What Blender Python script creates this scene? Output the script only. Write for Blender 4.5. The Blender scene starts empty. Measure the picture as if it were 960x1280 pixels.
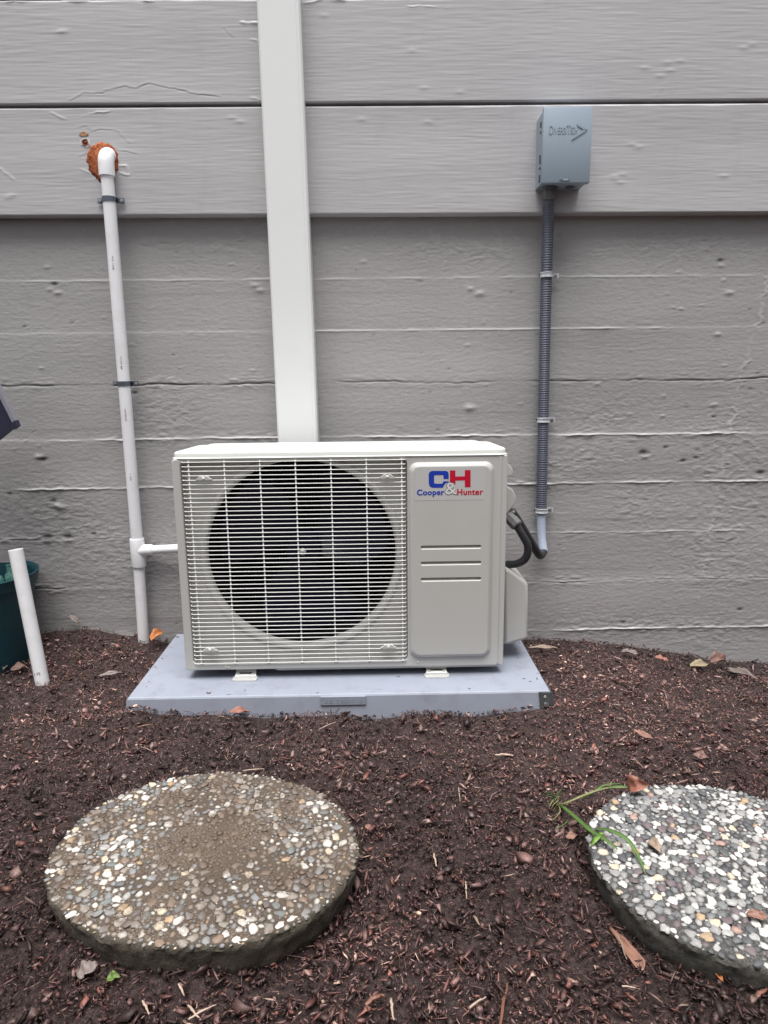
import bpy, bmesh, math, random
import numpy as np
from mathutils import Vector, Matrix
random.seed(7)
rng = np.random.default_rng(11)
scene = bpy.context.scene
COL = scene.collection
R = math.radians

# ------------------------------------------------------------------ camera
CAM_H = 0.79
F_PX = 853.0                       # focal length for a picture 1280 tall
PITCH, YAW, ROLL = R(10.966), R(0.778), R(-0.664)
_right = Vector((math.cos(YAW), -math.sin(YAW), 0))
FWD = Vector((math.sin(YAW)*math.cos(PITCH), math.cos(YAW)*math.cos(PITCH), -math.sin(PITCH)))
_up = _right.cross(FWD)
CR = math.cos(ROLL)*_right + math.sin(ROLL)*_up
CU = -math.sin(ROLL)*_right + math.cos(ROLL)*_up
cam_data = bpy.data.cameras.new("camera")
cam = bpy.data.objects.new("camera", cam_data)
COL.objects.link(cam)
cam.matrix_world = Matrix(((CR.x, CU.x, -FWD.x, 0), (CR.y, CU.y, -FWD.y, 0),
                           (CR.z, CU.z, -FWD.z, CAM_H), (0, 0, 0, 1)))
cam_data.sensor_fit = 'VERTICAL'
cam_data.sensor_height = 36
cam_data.lens = 36*F_PX/1280
cam_data.clip_start = 0.02
cam_data.clip_end = 300
scene.camera = cam
scene.render.resolution_x, scene.render.resolution_y = 768, 1024

# ------------------------------------------------------------------ light
SUN_EL, SUN_AZ = R(75), R(190)     # azimuth measured from +Y clockwise: behind the camera
world = bpy.data.worlds.new("World")
scene.world = world
world.use_nodes = True
wn = world.node_tree
bg = wn.nodes["Background"]
sky = wn.nodes.new("ShaderNodeTexSky")
sky.sky_type = 'NISHITA'
sky.sun_disc = False
sky.sun_elevation = SUN_EL
sky.sun_rotation = SUN_AZ
sky.air_density = 1.0
sky.dust_density = 4.0
sky.ozone_density = 1.0
hs = wn.nodes.new("ShaderNodeHueSaturation")      # overcast: the blue is veiled by cloud
hs.inputs['Saturation'].default_value = 0.22
wn.links.new(sky.outputs[0], hs.inputs['Color'])
wn.links.new(hs.outputs[0], bg.inputs['Color'])
bg.inputs['Strength'].default_value = 0.07
sun_d = bpy.data.lights.new("sun", 'SUN')
sun_d.energy = 2.6
sun_d.angle = R(45)
sun_d.color = (1.0, 0.985, 0.96)
sun = bpy.data.objects.new("sun", sun_d)
COL.objects.link(sun)
sd = Vector((math.sin(SUN_AZ)*math.cos(SUN_EL), math.cos(SUN_AZ)*math.cos(SUN_EL), math.sin(SUN_EL)))
sun.rotation_euler = (-sd).to_track_quat('-Z', 'Y').to_euler()
scene.view_settings.view_transform = 'Standard'
scene.view_settings.look = 'None'
scene.view_settings.exposure = 1.05
scene.view_settings.gamma = 1

# ------------------------------------------------------------------ helpers
def ray(px, py):
    return FWD + CR*((px-480)/F_PX) - CU*((py-640)/F_PX)
def at_y(px, py, Y):               # the point of the plane y = Y seen there (photo 960x1280)
    d = ray(px, py); t = Y/d.y
    return Vector((d.x*t, Y, CAM_H + d.z*t))
def at_z(px, py, z):
    d = ray(px, py); t = (z-CAM_H)/d.z
    return Vector((d.x*t, d.y*t, z))

def tag(o, label=None, cat=None, group=None, kind=None):
    if label: o['label'] = label
    if cat: o['category'] = cat
    if group: o['group'] = group
    if kind: o['kind'] = kind
    return o
def empty(name, loc, rot=(0, 0, 0)):
    o = bpy.data.objects.new(name, None)
    o.location = loc; o.rotation_euler = rot; o.empty_display_size = 0.05
    COL.objects.link(o)
    return o
def link(name, me, m=None, parent=None, smooth=False):
    o = bpy.data.objects.new(name, me)
    COL.objects.link(o)
    if parent: o.parent = parent
    if m and not me.materials: me.materials.append(m)
    if smooth is not False:
        me.shade_smooth()
        if smooth is not True: me.set_sharp_from_angle(angle=R(smooth))
    return o
def bm_obj(name, bm, m=None, parent=None, smooth=False):
    bmesh.ops.recalc_face_normals(bm, faces=bm.faces)
    me = bpy.data.meshes.new(name); bm.to_mesh(me); bm.free()
    return link(name, me, m, parent, smooth)
def np_mesh(name, V, faces_n, F):
    me = bpy.data.meshes.new(name)
    V = np.asarray(V, dtype=np.float32); F = np.asarray(F, dtype=np.int32)
    me.vertices.add(len(V)); me.vertices.foreach_set('co', V.ravel())
    nf = len(F)
    me.loops.add(nf*faces_n); me.loops.foreach_set('vertex_index', F.ravel())
    me.polygons.add(nf)
    me.polygons.foreach_set('loop_start', np.arange(0, nf*faces_n, faces_n, dtype=np.int32))
    me.polygons.foreach_set('loop_total', np.full(nf, faces_n, dtype=np.int32))
    me.update(calc_edges=True)
    return me
def box(bm, x0, x1, y0, y1, z0, z1, bev=0, seg=2):
    r = bmesh.ops.create_cube(bm, size=1)
    vs = r['verts']
    for v in vs:
        v.co = Vector(((x0+x1)/2+v.co.x*(x1-x0), (y0+y1)/2+v.co.y*(y1-y0), (z0+z1)/2+v.co.z*(z1-z0)))
    if bev:
        es = list({e for v in vs for e in v.link_edges})
        bmesh.ops.bevel(bm, geom=es, offset=bev, segments=seg, profile=0.5, affect='EDGES')
def box_obj(name, dims, m, parent=None, bev=0, seg=2, smooth=35):
    bm = bmesh.new(); box(bm, *dims, bev=bev, seg=seg)
    return bm_obj(name, bm, m, parent, smooth)
def tube(bm, pts, rad, seg=16, caps=True, ry=None):
    """tube along pts; rad a number or one per point"""
    pts = [Vector(p) for p in pts]
    n = len(pts)
    rads = rad if hasattr(rad, '__len__') else [rad]*n
    ref = None; rings = []
    for i, p in enumerate(pts):
        t = (pts[min(i+1, n-1)] - pts[max(i-1, 0)]).normalized()
        if ref is None:
            a = Vector((0, 0, 1)) if abs(t.z) < 0.9 else Vector((0, 1, 0))
            ref = (a - t*a.dot(t)).normalized()
        else:
            ref = (ref - t*ref.dot(t)).normalized()
        b = t.cross(ref)
        ring = []
        for k in range(seg):
            an = 2*math.pi*k/seg
            ring.append(bm.verts.new(p + ref*math.cos(an)*rads[i] + b*math.sin(an)*(ry if ry else rads[i])))
        rings.append(ring)
    for i in range(n-1):
        for k in range(seg):
            bm.faces.new((rings[i][k], rings[i][(k+1) % seg], rings[i+1][(k+1) % seg], rings[i+1][k]))
    if caps:
        bm.faces.new(rings[0]); bm.faces.new(rings[-1])
def tube_obj(name, pts, rad, m, parent=None, seg=16, caps=True, smooth=40, ry=None):
    bm = bmesh.new(); tube(bm, pts, rad, seg, caps, ry)
    return bm_obj(name, bm, m, parent, smooth)
def spline(pts, n=10):
    """Catmull-Rom through pts"""
    P = [Vector(p) for p in pts]; P = [P[0]*2-P[1]] + P + [P[-1]*2-P[-2]]
    out = []
    for i in range(1, len(P)-2):
        for k in range(n):
            t = k/n
            a, b, c, d = P[i-1], P[i], P[i+1], P[i+2]
            out.append(0.5*((2*b) + (c-a)*t + (2*a-5*b+4*c-d)*t*t + (3*b-3*c+d-a)*t**3))
    out.append(P[-2])
    return out
def loft(bm, loops, close_first=False, close_last=False):
    rings = [[bm.verts.new(Vector(p)) for p in lp] for lp in loops]
    n = len(rings[0])
    for a, b in zip(rings, rings[1:]):
        for k in range(n):
            bm.faces.new((a[k], a[(k+1) % n], b[(k+1) % n], b[k]))
    if close_first: bm.faces.new(rings[0])
    if close_last: bm.faces.new(rings[-1])
def rrect(x0, x1, z0, z1, r, y=0, k=6):
    """rounded rectangle in the xz plane"""
    out = []
    for cx, cz, a0 in ((x1-r, z1-r, 0), (x0+r, z1-r, 90), (x0+r, z0+r, 180), (x1-r, z0+r, 270)):
        for i in range(k+1):
            a = R(a0+90*i/k)
            out.append((cx+r*math.cos(a), y, cz+r*math.sin(a)))
    return out
def circle(cx, cz, r, y=0, n=72):
    return [(cx+r*math.cos(2*math.pi*k/n), y, cz+r*math.sin(2*math.pi*k/n)) for k in range(n)]
def eval_mesh(o):
    dg = bpy.context.evaluated_depsgraph_get()
    me = bpy.data.meshes.new_from_object(o.evaluated_get(dg))
    d = o.data
    bpy.data.objects.remove(o); bpy.data.curves.remove(d)
    return me
def plate_mesh(loops, y0, y1, bev=0.0):
    """flat plate in the xz plane, holes allowed (every loop after the first), from y0 (front) to y1"""
    cu = bpy.data.curves.new('plate', 'CURVE'); cu.dimensions = '2D'; cu.fill_mode = 'BOTH'
    cu.extrude = (y1-y0)/2-bev; cu.bevel_depth = bev; cu.bevel_resolution = 2; cu.offset = -bev
    for lp in loops:
        s = cu.splines.new('POLY'); s.points.add(len(lp)-1); s.use_cyclic_u = True
        for p, q in zip(s.points, lp): p.co = (q[0], q[2], 0, 1)
    o = bpy.data.objects.new('plate', cu); COL.objects.link(o)
    me = eval_mesh(o)
    M = Matrix(((1, 0, 0, 0), (0, 0, -1, (y0+y1)/2), (0, 1, 0, 0), (0, 0, 0, 1)))
    me.transform(M)
    me.materials.clear()
    return me
def text_mesh(body, x0, x1, z0, z1, y, depth=0.0003, bold=0.0, spacing=1.0):
    """lettering standing in the xz plane, fitted to the given box, front at y"""
    cu = bpy.data.curves.new('text', 'FONT'); cu.body = body; cu.size = 1
    cu.offset = bold; cu.extrude = 0.01; cu.space_character = spacing
    o = bpy.data.objects.new('text', cu); COL.objects.link(o)
    me = eval_mesh(o)
    n = len(me.vertices); co = np.empty(n*3, dtype=np.float32); me.vertices.foreach_get('co', co); co = co.reshape(-1, 3)
    mn, mx = co.min(0), co.max(0)
    X = x0+(co[:, 0]-mn[0])/(mx[0]-mn[0])*(x1-x0)
    Z = z0+(co[:, 1]-mn[1])/(mx[1]-mn[1])*(z1-z0)
    Yc = y+depth*(1-(co[:, 2]-mn[2])/(mx[2]-mn[2]))
    me.vertices.foreach_set('co', np.stack([X, Yc, Z], 1).astype(np.float32).ravel())
    me.materials.clear(); me.update()
    return me
def fnoise(nz, nx, dz, dx, lz, lx, seed):
    """smooth random field with correlation lengths lz, lx (metres), unit spread"""
    g = np.random.default_rng(seed)
    w = g.standard_normal((nz, nx))
    kz = np.fft.fftfreq(nz, dz)[:, None]; kx = np.fft.fftfreq(nx, dx)[None, :]
    flt = np.exp(-2*(math.pi**2)*((kz*lz)**2+(kx*lx)**2)/2)
    f = np.fft.ifft2(np.fft.fft2(w)*flt).real
    return (f-f.mean())/f.std()
def sstep(a, b, x):
    t = np.clip((x-a)/(b-a), 0, 1); return t*t*(3-2*t)

# ------------------------------------------------------------------ materials
def new_mat(name):
    m = bpy.data.materials.new(name); m.use_nodes = True
    return m, m.node_tree, m.node_tree.nodes["Principled BSDF"]
def N(nt, kind, **kw):
    n = nt.nodes.new(kind)
    for k, v in kw.items():
        if k in n.inputs.keys(): n.inputs[k].default_value = v
        else: setattr(n, k, v)
    return n
def coords(nt, scale=(1, 1, 1), kind='Object'):
    tc = N(nt, "ShaderNodeTexCoord"); mp = N(nt, "ShaderNodeMapping")
    mp.inputs['Scale'].default_value = scale
    nt.links.new(tc.outputs[kind], mp.inputs['Vector'])
    return mp.outputs[0]
def mixc(nt, fac, a, b):
    n = N(nt, "ShaderNodeMix", data_type='RGBA')
    for s, v in (('A', a), ('B', b)):
        i = [q for q in n.inputs if q.name == s and q.type == 'RGBA'][0]
        if isinstance(v, tuple): i.default_value = v if len(v) == 4 else (*v, 1)
        else: nt.links.new(v, i)
    if isinstance(fac, float): n.inputs[0].default_value = fac
    else: nt.links.new(fac, n.inputs[0])
    return [q for q in n.outputs if q.type == 'RGBA'][0]
def ramp(nt, fac, stops, interp='LINEAR'):
    n = N(nt, "ShaderNodeValToRGB"); cr = n.color_ramp; cr.interpolation = interp
    while len(cr.elements) < len(stops): cr.elements.new(0.5)
    for e, (p, c) in zip(cr.elements, stops):
        e.position = p; e.color = c if len(c) == 4 else (*c, 1)
    nt.links.new(fac, n.inputs[0])
    return n.outputs[0]
def noise(nt, vec, scale, detail=4, rough=0.55):
    n = N(nt, "ShaderNodeTexNoise", Scale=scale, Detail=detail, Roughness=rough)
    nt.links.new(vec, n.inputs['Vector'])
    return n.outputs[0]
def bump(nt, bsdf, hgt, strength, dist, prev=None):
    b = N(nt, "ShaderNodeBump", Strength=strength, Distance=dist)
    nt.links.new(hgt, b.inputs['Height'])
    if prev: nt.links.new(prev, b.inputs['Normal'])
    nt.links.new(b.outputs[0], bsdf.inputs['Normal'])
    return b.outputs[0]
def simple(name, col, rough=0.5, metal=0.0, var=0.12, vscale=14, bstr=0.0, bscale=300, bdist=0.0004, spec=0.5, dirt=None):
    m, nt, b = new_mat(name)
    v = coords(nt)
    lo = tuple(c*(1-var) for c in col); hi = tuple(min(1, c*(1+var)) for c in col)
    c = mixc(nt, noise(nt, v, vscale, 5), lo, hi)
    if dirt:
        dcol, amt = dirt
        f = ramp(nt, noise(nt, v, vscale*2.3, 6, 0.65), [(0.5, (0, 0, 0)), (0.78, (amt, amt, amt))])
        c = mixc(nt, f, c, dcol)
    nt.links.new(c, b.inputs['Base Color'])
    b.inputs['Roughness'].default_value = rough
    b.inputs['Metallic'].default_value = metal
    b.inputs['Specular IOR Level'].default_value = spec
    if bstr: bump(nt, b, noise(nt, v, bscale, 3), bstr, bdist)
    return m
M = {}
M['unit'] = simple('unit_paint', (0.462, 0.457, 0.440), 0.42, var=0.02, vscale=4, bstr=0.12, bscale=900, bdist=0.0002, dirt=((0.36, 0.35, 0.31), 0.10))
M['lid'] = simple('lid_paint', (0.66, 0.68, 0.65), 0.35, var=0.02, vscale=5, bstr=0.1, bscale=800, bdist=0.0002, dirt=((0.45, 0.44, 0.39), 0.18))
M['grille'] = simple('grille_plastic', (0.72, 0.72, 0.70), 0.35, var=0.02)
M['pvc'] = simple('white_pvc', (0.80, 0.80, 0.825), 0.33, var=0.03, vscale=8, dirt=((0.42, 0.40, 0.36), 0.35))
M['trim'] = simple('cover_pvc', (0.73, 0.74, 0.735), 0.35, var=0.012, vscale=3, dirt=((0.55, 0.54, 0.5), 0.1))
M['black'] = simple('inner_black', (0.004, 0.004, 0.005), 0.7, spec=0.2)
M['fan'] = simple('fan_plastic', (0.0045, 0.0045, 0.018), 0.45, spec=0.25)
M['coil'] = simple('coil_dark', (0.004, 0.004, 0.007), 0.7, spec=0.2)  # near-black colour stands in for the unlit depth behind the fan
M['pad'] = simple('pad_plastic', (0.262, 0.285, 0.345), 0.55, var=0.07, vscale=9, bstr=0.35, bscale=500, bdist=0.0004, dirt=((0.12, 0.10, 0.09), 0.35))
M['zinc'] = simple('zinc', (0.42, 0.43, 0.45), 0.38, metal=0.8, var=0.2, vscale=60)
M['zinc_bright'] = simple('bright_zinc', (0.62, 0.64, 0.67), 0.35, metal=0.3, var=0.25, vscale=80)
M['galv'] = simple('galvanised_steel', (0.62, 0.62, 0.60), 0.45, metal=0.35, var=0.12, vscale=40)
M['strap'] = simple('strap_steel', (0.13, 0.15, 0.19), 0.4, metal=0.6, var=0.2, vscale=60)
M['box'] = simple('box_enamel', (0.27, 0.33, 0.39), 0.4, var=0.03, vscale=12, bstr=0.15, bscale=600, bdist=0.0003)
M['conduit'] = simple('conduit_grey', (0.085, 0.096, 0.13), 0.4, var=0.1, vscale=30)
M['conduit_sheen'] = simple('conduit_painted_sheen', (0.40, 0.45, 0.56), 0.22, var=0.1, vscale=30)  # pale blue colour stands in for the glare on the lower tube
M['hose'] = simple('black_hose', (0.028, 0.028, 0.032), 0.38, var=0.1)
M['fitting'] = simple('fitting_grey', (0.12, 0.12, 0.12), 0.45, var=0.1)
M['blue'] = simple('logo_blue', (0.012, 0.04, 0.36), 0.4, var=0.0)
M['red'] = simple('logo_red', (0.48, 0.006, 0.03), 0.4, var=0.0)
M['logo_pale'] = simple('logo_pale', (0.66, 0.66, 0.66), 0.4, var=0.0)
M['logo_line'] = simple('logo_line', (0.22, 0.22, 0.23), 0.4, var=0.0)
M['sticker'] = simple('sticker_film', (0.485, 0.482, 0.475), 0.3, var=0.0)
M['ink'] = simple('print_ink', (0.14, 0.14, 0.15), 0.6, var=0.0)
M['teal'] = simple('teal_plastic', (0.004, 0.042, 0.058), 0.45, var=0.12, vscale=20, dirt=((0.05, 0.05, 0.05), 0.5))
M['bin'] = simple('bin_plastic', (0.02, 0.021, 0.045), 0.5, var=0.15, vscale=40, bstr=0.3, bscale=400)
M['bin_edge'] = simple('bin_edge', (0.22, 0.215, 0.25), 0.5, var=0.15, vscale=60)
M['sole'] = simple('stone_pale', (0.5, 0.48, 0.45), 0.6)
def glass():
    m, nt, b = new_mat('green_glass')
    b.inputs['Base Color'].default_value = (0.45, 0.8, 0.72, 1); b.inputs['Roughness'].default_value = 0.06
    b.inputs['Transmission Weight'].default_value = 0.9; b.inputs['IOR'].default_value = 1.45
    return m
M['glass'] = glass()

def wall_mat(name, base, worn_lit, grain=(6, 1, 90), gb=0.35, speck=0.5, patchy=False):
    """grey masonry paint over wood grain print; 'wear' attribute = rubbed paint and sky light painted pale onto the ridges"""
    m, nt, b = new_mat(name)
    v = coords(nt)
    big = noise(nt, v, 2.2, 4)
    c = mixc(nt, big, tuple(x*0.90 for x in base), tuple(x*1.10 for x in base))
    vg = coords(nt, grain)
    fine = noise(nt, vg, 1.5, 6, 0.6)
    c = mixc(nt, ramp(nt, fine, [(0.35, (0, 0, 0)), (0.7, (0.13, 0.13, 0.13))]), c, tuple(x*1.3 for x in base))
    st = ramp(nt, noise(nt, coords(nt, (3, 1, 1.2)), 5, 6, 0.7), [(0.56, (0, 0, 0)), (0.8, (0.3, 0.3, 0.3))])
    c = mixc(nt, st, c, tuple(x*0.72 for x in base))
    at = N(nt, "ShaderNodeAttribute", attribute_name='wear_lit')
    c = mixc(nt, at.outputs['Fac'], c, worn_lit)
    at2 = N(nt, "ShaderNodeAttribute", attribute_name='crack')
    c = mixc(nt, at2.outputs['Fac'], c, tuple(x*0.22 for x in base))
    nt.links.new(c, b.inputs['Base Color'])
    b.inputs['Roughness'].default_value = 0.62
    p = bump(nt, b, fine, gb, 0.0022)
    p = bump(nt, b, noise(nt, coords(nt, (1, 1, 2.5)), 130, 4, 0.6), gb*speck, 0.0016, p)
    if patchy:
        at3 = N(nt, 'ShaderNodeAttribute', attribute_name='patch')
        fl = noise(nt, coords(nt, (1, 1, 1.5)), 62, 7, 0.62)
        fl = ramp(nt, fl, [(0.47, (0, 0, 0)), (0.505, (.8, .8, .8)), (0.56, (.75, .75, .75)), (0.585, (1, 1, 1))])
        mm = N(nt, 'ShaderNodeMath', operation='MULTIPLY'); nt.links.new(fl, mm.inputs[0]); nt.links.new(at3.outputs['Fac'], mm.inputs[1])
        p = bump(nt, b, mm.outputs[0], 0.42, 0.0026, p)
    return m
M['board'] = wall_mat('painted_siding', (0.41, 0.40, 0.412), (0.75, 0.75, 0.77), grain=(9, 1, 230), gb=0.055, speck=0.55)
M['concrete'] = wall_mat('painted_concrete', (0.322, 0.310, 0.311), (0.66, 0.65, 0.65), grain=(14, 1, 170), gb=0.075, speck=1.5, patchy=True)

# ------------------------------------------------------------------ the lie of the ground
def blob(x, y, cx, cy, sx, sy): return np.exp(-((x-cx)/sx)**2-((y-cy)/sy)**2)
_gn = [fnoise(256, 256, 0.02, 0.02, l, l, s) for l, s in ((0.16, 1), (0.05, 2), (0.022, 3))]
def gz(x, y):
    x = np.asarray(x, dtype=float); y = np.asarray(y, dtype=float)
    def smp(f):
        u = ((x+2.56)/0.02) % 255; v = ((y+1.5)/0.02) % 255
        iu = u.astype(int); iv = v.astype(int); fu = u-iu; fv = v-iv
        return (f[iv, iu]*(1-fu)*(1-fv)+f[iv, iu+1]*fu*(1-fv)+f[iv+1, iu]*(1-fu)*fv+f[iv+1, iu+1]*fu*fv)
    z = 0.0045*smp(_gn[0])+0.0045*smp(_gn[1])+0.0024*smp(_gn[2])
    z = z-0.085*sstep(0.55, 1.3, x)*sstep(1.38, 1.98, y)
    z = z-0.010*sstep(0.4, 0.6, x)*sstep(1.58, 1.98, y)
    z = z+0.045*blob(x, y, -0.93, 2.02, 0.22, 0.16)
    z = z+0.019*np.exp(-((y-1.485)/0.05)**2)*sstep(-0.75, -0.6, x)*(1-sstep(0.42, 0.55, x))+0.024*blob(x, y, -0.56, 1.475, 0.11, 0.05)
    for cx, cy, rr in ((STL[0], STL[1], STL[2]), (STR[0], STR[1], STR[2])):
        d = np.hypot(x-cx, y-cy)-rr
        z = z-0.010*np.exp(-((d-0.008)/0.022)**2)*(y < cy+0.12)
    return z
STL = (-0.283, 0.998, 0.229, 0.047)        # left stepping stone: x, y, radius, top height
STR = (0.5455, 0.9356, 0.2090, 0.047)

# ground sheet
def axis(lo, hi, step, outer):
    inner = np.arange(lo, hi+1e-6, step)
    return np.concatenate([[-outer, -outer/4], inner, [outer/4, outer]])
gx = axis(-1.7, 1.7, 0.012, 60); gy = np.concatenate([[-60, -10, -2, -0.5], np.arange(0.2, 2.3, 0.012), [4, 60]])
GX, GY = np.meshgrid(gx, gy)
far = (np.abs(GX) > 2) | (GY < 0) | (GY > 3)
GZ = np.where(far, -0.01, gz(GX, GY)-0.004)
V = np.stack([GX, GY, GZ], -1).reshape(-1, 3)
def grid_faces(nr, nc):
    i = np.arange(nr-1)[:, None]*nc+np.arange(nc-1)[None, :]
    return np.stack([i, i+1, i+nc+1, i+nc], -1).reshape(-1, 4)
me = np_mesh('ground', V, 4, grid_faces(len(gy), len(gx)))
m, nt, b = new_mat('damp_soil')
v = coords(nt)
c = ramp(nt, noise(nt, v, 160, 8, 0.75), [(0.35, (0.014, 0.008, 0.007)), (0.52, (0.045, 0.026, 0.024)), (0.66, (0.12, 0.078, 0.070))])
nt.links.new(c, b.inputs['Base Color']); b.inputs['Roughness'].default_value = 0.9
bump(nt, b, noise(nt, v, 220, 8, 0.8), 0.9, 0.006)
g = link('ground', me, m, smooth=True)
tag(g, kind='structure')

# ------------------------------------------------------------------ house wall
WALL_Y = 2.00; BOARD_Y = 1.965
wall = tag(empty('house_wall', (0, WALL_Y, 0)), 'grey painted house wall of board marked concrete under wide lapped siding', 'wall')
def wall_line(yl, yr):             # straight line on the wall through (0,yl) and (960,yr) of the photograph
    a, b_ = at_y(0, yl, WALL_Y), at_y(960, yr, WALL_Y)
    return lambda x: a.z+(b_.z-a.z)*(x-a.x)/(b_.x-a.x)
def base_wall():
    x0, x1, z0, z1 = -1.55, 1.55, -0.16, 1.235
    dx, dz = 0.0048, 0.0024
    nx = int((x1-x0)/dx); nz = int((z1-z0)/dz)
    xs = x0+np.arange(nx)*dx; zs = z0+np.arange(nz)*dz
    X, Z = np.meshgrid(xs, zs)
    fn = lambda lz, lx, s: fnoise(nz, nx, dz, dx, lz, lx, s)
    h = 0.0009*fn(0.06, 0.3, 1)+0.00007*fn(0.0022, 0.022, 2)+0.00010*fn(0.0016, 0.005, 3)
    wear_lit = np.zeros_like(h); crack = np.zeros_like(h)
    # (y at left edge, y at right edge, ridge strength, crack strength, roughness of the path)
    lines = [(352, 344, .55, .0, .5), (418, 408.5, .75, .1, .25), (481.5, 473, .15, 1.0, 1.3), (551, 541, 1.0, .1, .9),
             (612.5, 601, 1.05, .1, 1.0), (673, 663, .7, .25, .9), (736, 722, .4, .5, 1.1), (799, 783, 1.0, .1, 1.1)]
    band = np.zeros_like(h)
    for i, (yl, yr, rs, cs, rp) in enumerate(lines):
        L = wall_line(yl, yr)(X)
        g1 = fnoise(8, nx, 1, dx, .001, 0.012, 40+i)[4][None, :]; g2 = fnoise(8, nx, 1, dx, .001, 0.06, 60+i)[4][None, :]
        L = L+rp*(0.0008*g1+0.0011*g2)
        d = Z-L
        amp = np.clip(0.75+0.45*fnoise(8, nx, 1, dx, .001, 0.05, 80+i)[4][None, :], 0.05, 1.6)
        if i == 2: amp = amp*(0.55+0.45*(np.abs(X+0.75) < 0.5))
        if i == 1: ramp_x = 0.35+0.65*((X > -0.23) & (X < 0.82))
        elif i == 7: ramp_x = 0.25+0.75*(X > 0.45)
        elif i == 6: ramp_x = 0.35+0.65*((X > 0.5))
        elif i == 5: ramp_x = 0.5+0.5*(X > -0.1)
        else: ramp_x = np.ones_like(X)
        r = rs*amp*ramp_x
        h += 0.0028*r*np.exp(-(d/0.0024)**2)
        wear_lit = np.maximum(wear_lit, np.clip(r, 0, 1.3)*np.exp(-((d-0.0005)/0.0017)**2))  # ridge lines lightened: rubbed paint plus painted-in sky light
        camp = cs*amp
        h -= 0.004*camp*np.exp(-((d+0.002)/0.0022)**2)
        crack = np.maximum(crack, np.clip(camp*1.1, 0, 1)*np.exp(-((d+0.0015)/0.0017)**2))
        s = 1/(1+np.exp(-d/0.0015))
        h += (random.uniform(-1, 1)*0.0014)*s
        # rough flashing near the joint
        h += 0.0007*rp*np.abs(fn(0.004, 0.012, 100+i))*np.exp(-(d/0.018)**2)*amp
    # faint grain steps between the joints
    for k in range(14):
        zc = random.uniform(0, 1.2); d = Z-zc-0.0012*fnoise(8, nx, 1, dx, .001, 0.15, 150+k)[4][None, :]-0.006*X*0
        xa = random.uniform(-1.4, 1.0); m_ = sstep(xa, xa+0.08, X)*(1-sstep(xa+0.7, xa+1.1, X))
        h += 0.0005*m_/(1+np.exp(-d/0.0012))
    # blistered and patched areas
    n1 = fn(0.010, 0.016, 7); n2 = fn(0.0045, 0.007, 8); n3 = fn(0.003, 0.006, 9)
    def patch(px, py, rx, ry): 
        p = at_y(px, py, WALL_Y); s = 1/430.0
        return np.exp(-((X-p.x)/(rx*s))**2-((Z-p.z)/(ry*s))**2)
    P = sum(patch(*a) for a in ((800, 630, 45, 26), (925, 600, 45, 90), (900, 690, 60, 55), (735, 570, 60, 22), (880, 790, 80, 22),
                                (700, 590, 30, 25), (760, 780, 70, 18), (900, 560, 50, 40), (210, 520, 45, 35), (250, 300, 55, 25),
                                (560, 310, 60, 20), (830, 300, 120, 26), (600, 300, 60, 18), (500, 285, 120, 14), (200, 285, 160, 14), (760, 520, 60, 25), (150, 700, 90, 60), (60, 640, 60, 40)))
    P = np.clip(P, 0, 1)
    h += P*(0.0005*np.abs(n1)+0.0005*np.clip(n2-0.4, 0, 3)+0.0002*n3)
    # curved trowel ridges
    r1 = np.abs(fn(0.018, 0.028, 21)); rid = np.exp(-(r1/0.07)**2)*P
    h += 0.0010*rid; wear_lit = np.maximum(wear_lit, 0.12*rid)
    # vertical hairline crack at the right
    pts = [(958, 345), (950, 400), (935, 440), (925, 480), (918, 520), (905, 570), (898, 620), (888, 665), (880, 720), (872, 760)]
    cz = np.array([at_y(p[0], p[1], WALL_Y).z for p in pts])[::-1]; cx = np.array([at_y(p[0], p[1], WALL_Y).x for p in pts])[::-1]
    path = np.interp(zs, cz, cx)[:, None]+0.004*fnoise(nz, 8, dz, 1, 0.006, .001, 31)[:, 4:5]
    dm = ((zs > cz[0]) & (zs < cz[-1]))[:, None]
    e = np.exp(-((X-path)/0.004)**2)*dm*np.clip(0.6+0.6*fnoise(nz, 8, dz, 1, 0.015, .001, 32)[:, 4:5], 0, 1.3)
    h += 0.0015*e; wear_lit = np.maximum(wear_lit, 0.22*e)
    # pits, knots and drips
    feats = [(68, 355, 2.2, -1), (72, 366, 2.6, 1), (62, 362, 2, 1), (58, 334, 2, 1), (318, 357, 3, 1), (325, 363, 3, 1), (290, 330, 1.6, 1),
             (30, 408, 1.4, -1), (180, 402, 1.5, 1), (52, 460, 1.8, 1), (316, 463, 1.8, 1), (454, 327, 2, 1), (588, 361, 2.6, 1), (600, 367, 3.4, 1),
             (602, 322, 2, 1), (585, 431, 1.8, 1), (587, 510, 4, 1), (901, 325, 2.4, -1), (902, 332, 2.4, 1), (905, 350, 2, 1), (912, 366, 3, 1),
             (897, 418, 2.8, 1), (851, 386, 1.8, 1), (878, 381, 1.4, 1), (835, 367, 1.5, 1), (893, 506, 2.6, 1), (828, 520, 2, 1), (892, 521, 1.6, -1),
             (804, 566, 3.6, -1), (806, 571, 3.0, 1), (854, 576, 2.4, -1), (870, 572, 2, -1), (832, 559, 1.8, -1), (951, 591, 3, -1), (925, 762, 2.2, -1),
             (779, 778, 2, -1), (60, 672, 4, -1), (60, 675, 4, 1), (85, 671, 3.4, -1), (86, 675, 3.2, 1), (49, 571, 3.6, 1), (54, 574, 3, -1),
             (71, 631, 3.6, 1), (76, 634, 3.4, 1), (67, 626, 2.6, -1), (118, 667, 2, -1), (162, 491, 2, -1), (169, 491, 2, -1), (12, 617, 1.8, -1), (104, 288, 1.5, 1),
             (650, 505, 1.6, 1), (848, 340, 2, 1), (905, 457, 1.6, 1), (747, 480, 2, 1), (830, 495, 2, 1)]
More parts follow.
